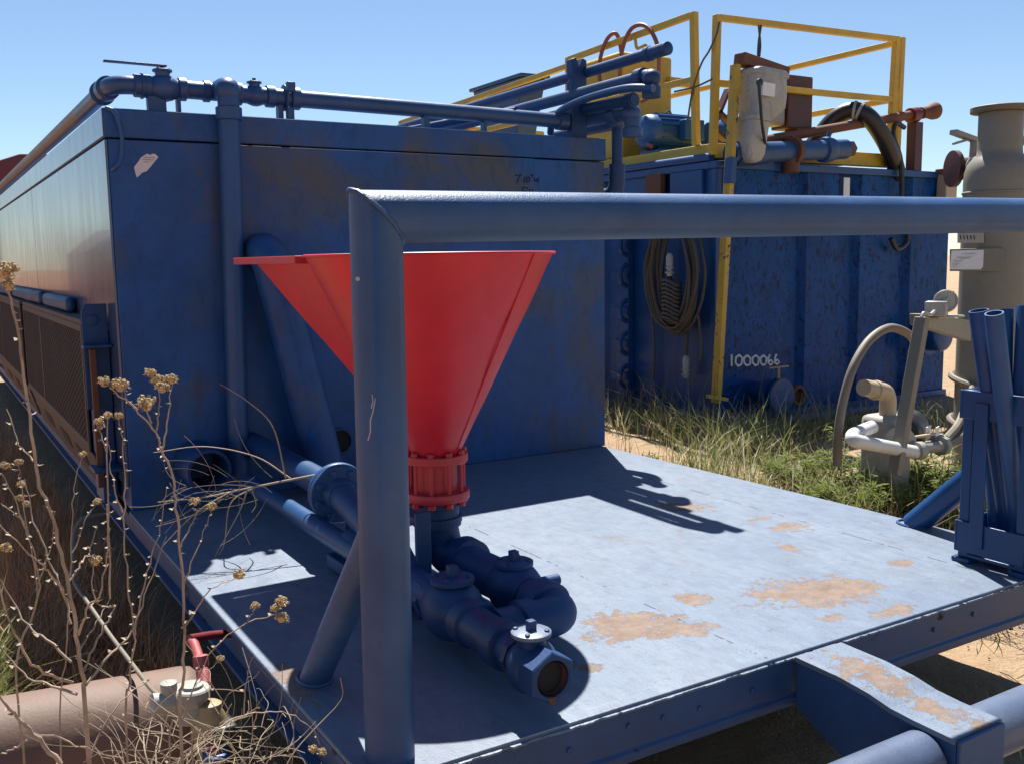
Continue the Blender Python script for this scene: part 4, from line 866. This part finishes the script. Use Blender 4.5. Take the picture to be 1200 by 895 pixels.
# ------------------------------------------------------------------ cylinder, valve set and rod at the lower left
o = thing('steel_cylinder', 'dusty brown steel cylinder lying on the ground left of the deck', 'cylinder', (-.5, -1.35, GZ))
c0, c1 = V((-1.5,-1.22,-.275)), V((-.075,-1.42,-.275)); dc = (c1-c0).normalized(); Lc = (c1-c0).length
MB().lathe([(.03,0),(.11,.03),(.152,.10),(.155,.14),(.155,Lc-.05),(.15,Lc-.02),(.135,Lc-.004),(.10,Lc)], c0, dc, 48).build('shell', m_bottle, o)
o = thing('valve_set', 'dusty grey valve with red and brass couplings among the dry weeds', 'valve', (-.14, -1.62, -.3))
def L_(x, y, Y): return at(x, y, Y=Y)
b = MB().tube([L_(178,824,-1.70), L_(205,822,-1.70)], .024, 16).lathe([(.018,0),(.027,.003),(.027,.04),(.018,.043)], L_(190,823,-1.70), (1,0,0), 8).lathe([(.022,0),(.036,.003),(.036,.05),(.022,.053)], L_(204,822,-1.70), (1,-.1,0), 20); b.build('inlet_pipe', m_vdust, o)
MB().lathe([(.03,-.05),(.038,-.045),(.038,.012),(.047,.015),(.047,.034),(.043,.038),(.03,.039),(.028,.046),(.012,.048)], L_(224,822,-1.70), (.05,0,1), 24).build('valve_body', m_cast, o)
MB().lathe([(.012,-.02),(.02,-.018),(.02,.015),(.012,.018)], L_(198,806,-1.70), (0,0,1), 16).build('vent_cap', m_cast, o)
b = MB().lathe([(.022,-.11),(.028,-.10),(.034,-.05),(.042,-.02),(.042,.015),(.034,.03),(.034,.045),(.026,.05)], L_(244,845,-1.72), (.05,.1,1), 20); b.build('brass_body', m_brass, o)
MB().tube(smoothline([L_(240,803,-1.66), L_(237,785,-1.62), L_(233,770,-1.58), L_(228,756,-1.52), L_(224,752,-1.5)]), [.017]*6+[.016]*6+[.013]*6+[.014]*7, 14).build('red_coupling', m_pinkred, o)
MB().lathe([(.015,0),(.02,.003),(.02,.03),(.015,.033)], L_(236,782,-1.61), (.05,.3,1), 8).build('hex_nut', m_pinkred, o)
MB().tube([L_(222,748,-1.5), L_(246,744,-1.46), L_(270,742,-1.40)], .012, 12).build('red_pipe', m_maroon, o)
MB().tube(smoothline([L_(246,865,-1.74), L_(250,885,-1.78), L_(254,905,-1.8)]), .024, 14).build('hose_tail', m_pinkred, o)
MB().lathe([(.026,0),(.03,.002),(.03,.02),(.026,.022)], L_(252,888,-1.78), (0,-.2,1), 14).build('blue_band', m_motor, o)
MB().b2((-.135,-1.78,-.42), (-.065,-1.70,-.14)).build('bracket', m_black, o, bevel=.01)
o = thing('bent_rod', 'thin grey bent rod leaning from the skid beam onto the brown cylinder', 'rod', at(185,815,Y=-1.6))
MB().tube(fillet([at(135,600,Y=-.35), at(95,606,Y=-.5), at(86,625,Y=-.55), at(85,680,Y=-.75), at(130,745,Y=-1.15), at(178,808,Y=-1.58), at(186,814,Y=-1.66)], .05), .006, 10).build('rod', m_hose, o)

# ------------------------------------------------------------------ dry flowering weeds in the foreground
def head(c, r, parent):
    b = MB(); c = V(c)
    for k in range(46):
        a = random.uniform(0, 2*PI); t = math.acos(random.uniform(-.2, 1)); d = V((math.sin(t)*math.cos(a), math.sin(t)*math.sin(a), math.cos(t)*.7))
        b.ball(c+d*r*random.uniform(.55,.95), r*random.uniform(.12,.27), 5, (1,1,1.25), .35)
    for k in range(14):
        a = random.uniform(0, 2*PI); d = V((math.cos(a), math.sin(a), random.uniform(-.5,.1))).normalized(); p = c+d*r*.6-V((0,0,r*.2)); u, w_, _ = frame(d); b.add([p-u*r*.14, p+u*r*.14, p+d*r*.7], [(0,1,2)])
    b.ball(c-V((0,0,r*.2)), r*.62, 7, jit=.2)
    return b.build('flower_head', m_flower, parent, smooth=25)
def husk(b, p, s_):
    a = random.uniform(0, 2*PI); d = V((math.cos(a), math.sin(a), random.uniform(-.3,.6))).normalized(); u, w_, _ = frame(d); q = p+d*s_*2
    b.add([p, p+d*s_+u*s_*.6, q, p+d*s_-u*s_*.6+w_*s_*.4], [(0,1,2,3)]); b.ball(p+d*s_*.5, s_*.28, 5, jit=.3)
def weed(label, Y, lines, heads, r0=.0042, husks=1.0, group='dried flower weeds in the foreground'):
    """lines: photo-measured polylines (root first) with a depth offset; heads: flower heads"""
    root = at(*lines[0][0][0], Y=Y); root.z = GZ
    o = thing('dry_weed', label, 'weed', root, group); b = MB()
    for li, (pl_, dy, rr) in enumerate(lines):
        n = len(pl_); pts = [at(x, y, Y=Y+dy*(k/(n-1) if li else 0)) for k, (x, y) in enumerate(pl_)]
        if li == 0 and lines[0][0][0][0] > 71: pts = [root]+pts
        sp_ = smoothline(pts, 5); m = len(sp_)
        sp_ = [p+V((random.uniform(-1,1),random.uniform(-1,1),random.uniform(-1,1)))*.0016 for p in sp_]
        b.tube(sp_, [rr*.62*(1-.62*k/(m-1)) for k in range(m)], 6)
        for k in range(2, m):
            if random.random() < .33*husks: husk(b, sp_[k], random.uniform(.0022,.0048))
    b.build('stem', m_stem, o, smooth=60)
    for (x, y, dy, r) in heads: head(at(x, y, Y=Y+dy), r, o)
weed('tallest branching dry weed with one flower head at the left edge', -2.95,
  [([(105,893),(98,800),(88,730),(75,660),(58,600),(45,560),(33,470),(22,400),(12,350),(5,325)],0,.0046), ([(90,813),(60,803),(33,793),(0,759)],.06,.0028), ([(87,799),(44,783),(17,742),(-4,679)],-.05,.0028), ([(85,776),(50,745),(33,732),(-2,675)],.08,.0026), ([(88,770),(110,735),(128,702)],.05,.002),
   ([(90,745),(105,710),(117,696),(126,640),(126,590)],-.04,.0024), ([(97,786),(118,740),(134,712),(112,706),(109,662)],.05,.0022), ([(84,730),(72,690),(60,662),(40,610),(30,560)],.07,.0024), ([(80,705),(60,672),(43,655),(0,615)],-.05,.0024), ([(77,685),(95,660),(104,645),(115,618)],.05,.002), ([(100,803),(130,765),(154,740),(174,685),(194,628)],.06,.0024), ([(104,887),(134,830),(174,796)],.05,.0022), ([(40,540),(22,520),(8,480)],.04,.0016)],
  [(6,316,0,.0125),(10,335,.0,.007),(112,656,.05,.008),(7,641,-.05,.006)], husks=1.1)
weed('dry weed with a cluster of tan flower heads before the tank corner', -2.90,
  [([(214,893),(215,800),(216,740),(213,660),(206,595),(201,555),(188,521),(183,508),(158,478),(128,455)],0,.0036), ([(183,505),(186,480),(186,455)],.02,.002), ([(191,528),(198,488),(201,450)],-.02,.002), ([(178,496),(172,480)],.0,.002), ([(212,640),(225,612),(240,590)],.02,.0016), ([(214,690),(232,640),(248,596)],.03,.0016), ([(214,735),(229,715),(249,689),(279,676)],-.03,.002), ([(158,478),(150,470),(143,455)],.0,.0015)],
  [(171,472,0,.0118),(176,437,.02,.0075),(184,445,.02,.0085),(201,444,-.02,.0075),(190,454,0,.008),(122,447,0,.0075),(141,451,0,.010),(228,587,.02,.0065),(248,593,.03,.0065),(280,673,-.03,.0075)], husks=1.2)
weed('thin dry weed with three small pale flower heads left of the tan cluster', -2.82,
  [([(150,893),(152,800),(158,740),(150,690),(146,620),(147,560),(144,520),(140,492)],0,.0026), ([(128,700),(128,600),(126,500),(126,488)],.0,.0022), ([(158,745),(165,700),(178,650),(190,610),(196,570)],.03,.002), ([(126,530),(118,505),(115,496)],.02,.0014), ([(143,600),(132,560),(127,520)],.02,.0016)],
  [(139,487,0,.0058),(126,486,0,.0055),(116,494,.02,.0062),(118,499,.02,.005)], husks=1.8)
weed('slender dry weed with one tiny pale head low beside the skid beam', -2.7, [([(72,893),(76,780),(82,700),(84,600),(90,560),(96,534)],0,.002), ([(84,650),(100,610),(113,590)],.03,.0014)], [(97,532,0,.0052),(114,587,.03,.006)], husks=.9)
weed('drooping dry weed with a heavy double flower head over the deck edge', -2.65,
  [([(200,893),(212,850),(225,810),(252,758),(292,729),(326,718)],0,.0026), ([(285,733),(295,720),(298,712)],.0,.0013), ([(225,808),(240,790),(256,773)],.02,.0013)],
  [(330,704,0,.0105),(330,723,0,.0105),(299,709,0,.007),(258,771,.02,.006),(323,712,.01,.008)], husks=.6)
weed('low dry weed arching right with its flower heads over the dark deck side', -2.6, [([(225,893),(240,865),(259,850),(292,836),(331,834),(364,850),(376,872)],0,.0024), ([(300,836),(296,860),(310,895)],.03,.0016), ([(285,838),(288,800),(296,770)],.03,.0015), ([(258,850),(266,830),(240,790),(215,745)],-.04,.0017)], [(367,877,0,.008),(377,880,0,.0075)], husks=.8)
weed('small dry weed with tiny white heads at the far left edge', -2.75, [([(30,893),(20,780),(45,700),(40,650),(22,600),(5,555)],0,.0026), ([(45,700),(36,640),(25,570),(22,545)],.02,.0018), ([(30,620),(18,600),(0,590)],.02,.0015), ([(42,690),(60,640),(63,600)],.03,.0015)], [(6,545,0,.006),(22,541,.02,.0055),(25,567,.02,.0055),(23,583,.02,.005),(30,590,.02,.005)], husks=1.6)
weed('leaning brown weed stalk at the bottom left corner', -3.05, [([(70,893),(40,860),(15,835),(-4,810)],0,.0042), ([(40,860),(80,868),(130,890)],.03,.002), ([(30,868),(10,880),(-5,885)],.02,.002)], [], husks=.3)
# dead twigs lying against the tank, tangle at the bottom
o = thing('dead_branch', 'pale dead twiggy branch caught on the deck before the tank', 'branch', at(300,590,Y=-.85)); b = MB()
main = [at(395,552,Y=-.95), at(345,561,Y=-.93), at(290,572,Y=-.9), at(240,582,Y=-.85), at(185,588,Y=-.8)]; sp_ = smoothline(main, 6); b.tube(sp_, [.0052-.0035*k/(len(sp_)-1) for k in range(len(sp_))], 6)
for q in ([(340,560),(300,535),(240,523),(180,530)], [(300,570),(270,590),(262,640),(245,660)], [(295,572),(300,590),(295,600)], [(290,573),(280,600),(250,655)], [(270,576),(230,600),(190,640)], [(335,560),(320,500),(290,470),(258,450)]):
    s2 = smoothline([at(x, y, Y=-.9+.04*k) for k, (x, y) in enumerate(q)], 6); b.tube(s2, [.003*(1-.6*k/(len(s2)-1)) for k in range(len(s2))], 5)
for k in range(24):
    x, y = random.uniform(210, 330), random.uniform(556, 585); a = random.choice((random.uniform(1.6, 3.3), random.uniform(3.3, 4.7))); Lr = random.uniform(30, 110); c_ = random.uniform(-1.3,1.3); pts = []; px_, py_ = x, y
    for j in range(8):
        pts.append(at(px_, py_, Y=-.88+random.uniform(-.006,.006))); px_ += Lr/7*math.cos(a+c_*j/7); py_ -= Lr/7*math.sin(a+c_*j/7)*.8
    b.tube(smoothline(pts, 2), .00065, 4)
b.build('twigs', m_dead, o, smooth=60)
o = MB()
for k in range(330):
    p = V((random.uniform(-.36,-.04), random.uniform(-2.35,-1.76), random.uniform(GZ,-.05))); a = random.uniform(0, 2*PI); d = V((math.cos(a), math.sin(a), random.uniform(-.1,1.3))).normalized(); pts = [p]; st_ = random.uniform(.03,.075)
    for j in range(5):
        d = (d+V((random.uniform(-.4,.4),random.uniform(-.4,.4),random.uniform(-.45,.25)))).normalized(); p = p+d*st_
        if p.x > -.03: p.x = -.03
        pts.append(p.copy())
    r_ = random.uniform(.0007,.0015); sp_ = smoothline(pts, 3); o.tube(sp_, [r_*(1-.5*j/(len(sp_)-1)) for j in range(len(sp_))], 4)
tag(o.build('dry_twigs', m_dead, smooth=60), 'tangle of thin dry twigs around the valve at the lower left', 'dry twigs', kind='stuff')

# ------------------------------------------------------------------ grass
def grass(name, label, mat, spots, n, h0, h1, wd, lean=.5):
    b = MB()
    for k in range(n):
        sx_, sy_, rx, ry = random.choice(spots)
        if callable(sx_): x, y = sx_()
        else:
            a = random.uniform(0, 2*PI); q = math.sqrt(random.random()); x, y = sx_+rx*q*math.cos(a), sy_+ry*q*math.sin(a)
        a = random.uniform(0, 2*PI); h = random.uniform(h0, h1)*(1 if random.random() > .15 else 1.5); l = random.uniform(.1, 1)*lean*h; w_ = random.uniform(.6,1.3)*wd; d = V((math.cos(a), math.sin(a), 0)); s_ = V((-d.y, d.x, 0)); p = V((x, y, GZ-.01)); prev = None; o_ = len(b.v)
        for j, t in enumerate((0,.4,.75,1)):
            c = p+d*l*t*t+V((0,0,h*(t-.25*t*t*l/h*1.5)))
            if j < 3: b.v += [c-s_*w_*(1-t*.6), c+s_*w_*(1-t*.6)]
            else: b.v.append(c)
        b.f += [(o_,o_+1,o_+3,o_+2),(o_+2,o_+3,o_+5,o_+4),(o_+4,o_+5,o_+6)]
    return tag(b.build(name, mat, smooth=0, recalc=False), label, 'grass', kind='stuff')
grass('dry_grass', 'brown dry grass in the shade along the left side of the tank', m_gred, [(-.28,.2,.25,1.3),(-.28,-.3,.25,.8),(-.28,2.2,.25,1.6),(-.3,4.5,.3,2.0),(-.45,-.6,.3,.5),(-.3,-.2,.25,.7),(-.25,.8,.2,.8),(-.15,.3,.12,.9),(-.08,-.2,.07,.9),(-.10,.9,.09,1.0),(-.12,3.0,.10,1.6),(-.08,-.2,.07,.9),(-.15,1.6,.12,1.2)], 8000, .06, .24, .0019, 1.0)
grass('green_grass', 'tuft of bright green grass at the far left edge', m_ggrn, [(-.62,-.95,.09,.25),(-.6,-.5,.08,.4)], 900, .15, .36, .004, .9)
gs = [(4.3,2.2,.35,.6),(3.55,-1.1,.4,.2),(4.2,-1.0,.5,.2),(4.6,3.2,.3,.9),(4.5,1.5,.5,.4),(4.9,1.2,.7,.35),(5.6,1.1,.6,.35),(3.4,-.75,.35,.35),(3.9,-.5,.5,.4),(3.1,-.5,.25,.3),(4.3,.6,.5,.4),(6.2,1.0,.7,.4),(3.5,-.1,.4,.25)]
grass('green_grass', 'green grass growing between the deck and the corrugated tank', m_ggrn, gs, 2600, .08, .30, .004, 1.1)
grass('green_grass', 'long arching green blades along the foot of the corrugated tank', m_ggrn, [(4.4,1.6,.3,.3),(4.7,2.3,.15,.4),(5.2,1.3,.4,.25),(4.55,3.2,.2,.7),(4.0,.6,.3,.3)], 230, .26, .58, .0035, 1.3)
grass('green_grass', 'taller yellow green grass tufts at the edge of the deck by the pump', m_ggrn, [(3.3,-.85,.15,.15),(3.65,-1.15,.2,.15),(3.05,-.2,.12,.2),(3.95,-1.1,.2,.15),(4.2,.9,.2,.2),(3.5,.5,.2,.2)], 1100, .15, .42, .0035, 1.0)
grass('dry_grass', 'pale straw grass on the sand right of the deck', m_straw, gs+[(2.75,-.3,.2,.8),(2.75,-1.0,.2,.4),(3.2,1.0,.5,1.2),(3.0,-1.1,.3,.25),(3.3,2.6,.6,1.0)], 4200, .06, .32, .003, .9)
grass('dry_grass', 'sparse dry grass blades in the shadow under the deck front', m_straw, [(.85,-2.62,.25,.12),(1.05,-2.75,.12,.1),(2.0,-2.6,.25,.25),(.2,-2.7,.3,.2),(2.62,-2.02,.06,.06),(2.75,-1.95,.05,.05)], 170, .08, .30, .0026, 1.2)
def leafy(x, y, h, R, n, label):
    o = thing('leafy_weed', label, 'weed', (x, y, GZ), 'green leafy weeds by the tower'); st = MB(); lf = MB()
    for k in range(n):
        a = random.uniform(0, 2*PI); l = R*random.uniform(.3,1); hh = h*random.uniform(.55,1.05); p0 = V((x+.05*math.cos(a), y+.05*math.sin(a), GZ)); pts = [p0+V((math.cos(a)*l*t**1.4, math.sin(a)*l*t**1.4, hh*t*(1-.2*t)))+V((random.uniform(-1,1),random.uniform(-1,1),0))*.012*t for t in (0,.25,.5,.75,1)]
        sp_ = smoothline(pts, 4); st.tube(sp_, [.003*(1-.7*j/(len(sp_)-1)) for j in range(len(sp_))], 4)
        for p in sp_[3:]:
            for _ in range(6):
                d = V((random.uniform(-1,1),random.uniform(-1,1),random.uniform(-.3,.8))).normalized(); L1 = random.uniform(.03,.085); u, w_, _d = frame(d); ww = L1*.085
                lf.add([p, p+d*L1*.5+u*ww, p+d*L1+V((0,0,-L1*.15)), p+d*L1*.5-u*ww], [(0,1,2,3)])
    st.build('stems', m_ggrn, o, smooth=60); lf.build('leaves', m_leaf, o, smooth=0, recalc=False)
for x, y, h, R, n, lb in ((3.55,-1.0,.36,.22,16,'bushy green weed in front of the leg of the winch arm'), (3.85,-1.02,.34,.22,16,'bushy green weed right of the winch arm leg, before the tower'), (4.25,-.95,.30,.22,14,'low green weed at the foot of the grey tower'), (3.28,-.82,.34,.2,14,'green weed between the arched hose and the deck edge'),
    (3.55,-.62,.55,.10,7,'tall feathery green weed rising beside the tan elbow pipe'), (3.05,.32,.25,.13,12,'small round green weed beside the deck edge, nearest the tank corner'), (3.6,-.25,.34,.2,12,'broad bright green weed left of the arched hose foot'), (4.05,-.62,.40,.22,12,'green weed between the pump and the grey tower')): leafy(x, y, h, R, int(n*1.25), lb)
# stones and sticks on the sand
b = MB()
for k in range(420):
    x, y = random.choice(((random.uniform(2.45,4.2), random.uniform(-2.3,2.2)), (random.uniform(2.3,3.2), random.uniform(-2.6,-1.3)), (random.uniform(-.9,-.05), random.uniform(-1.8,.5)), (random.uniform(.3,2.6), random.uniform(-3.2,-2.4)))); b.ball((x, y, GZ+.006), random.choice((.005,.007,.009,.012,.02)), 6, (1,.8,.6), .3)
tag(b.build('pebbles', m_bottle), 'small stones scattered over the sand around the deck', 'stones', kind='stuff')
b = MB()
for k in range(150):
    x, y = random.choice(((random.uniform(2.45,3.8), random.uniform(-2.2,2.0)), (random.uniform(2.3,3.2), random.uniform(-2.5,-1.3)))); a = random.uniform(0, 2*PI); l = random.uniform(.04,.16); p = V((x, y, GZ+.012)); d = V((math.cos(a), math.sin(a), random.uniform(-.02,.1)))
    b.tube([p, p+d*l*.5+V((0,0,.006)), p+d*l], .0016, 4)
tag(b.build('straw_litter', m_dead), 'bits of dry straw littering the sand right of the deck', 'straw', kind='stuff')
o = thing('fallen_stick', 'pale dry stick lying on the sand between deck and weeds', 'stick', (2.9, .9, GZ)); MB().tube(smoothline([(2.62,1.55,GZ+.02),(2.75,1.1,GZ+.03),(2.8,.7,GZ+.02),(2.72,.2,GZ+.03)]), .012, 8).build('wood', m_dead, o)
o = thing('fallen_stick', 'long pale stick lying in the weeds at the tower foot', 'stick', (3.9, -1.2, GZ)); MB().tube(smoothline([(3.3,-.95,GZ+.09),(3.6,-1.15,GZ+.08),(4.1,-1.45,GZ+.07)]), .010, 8).build('wood', m_dead, o)
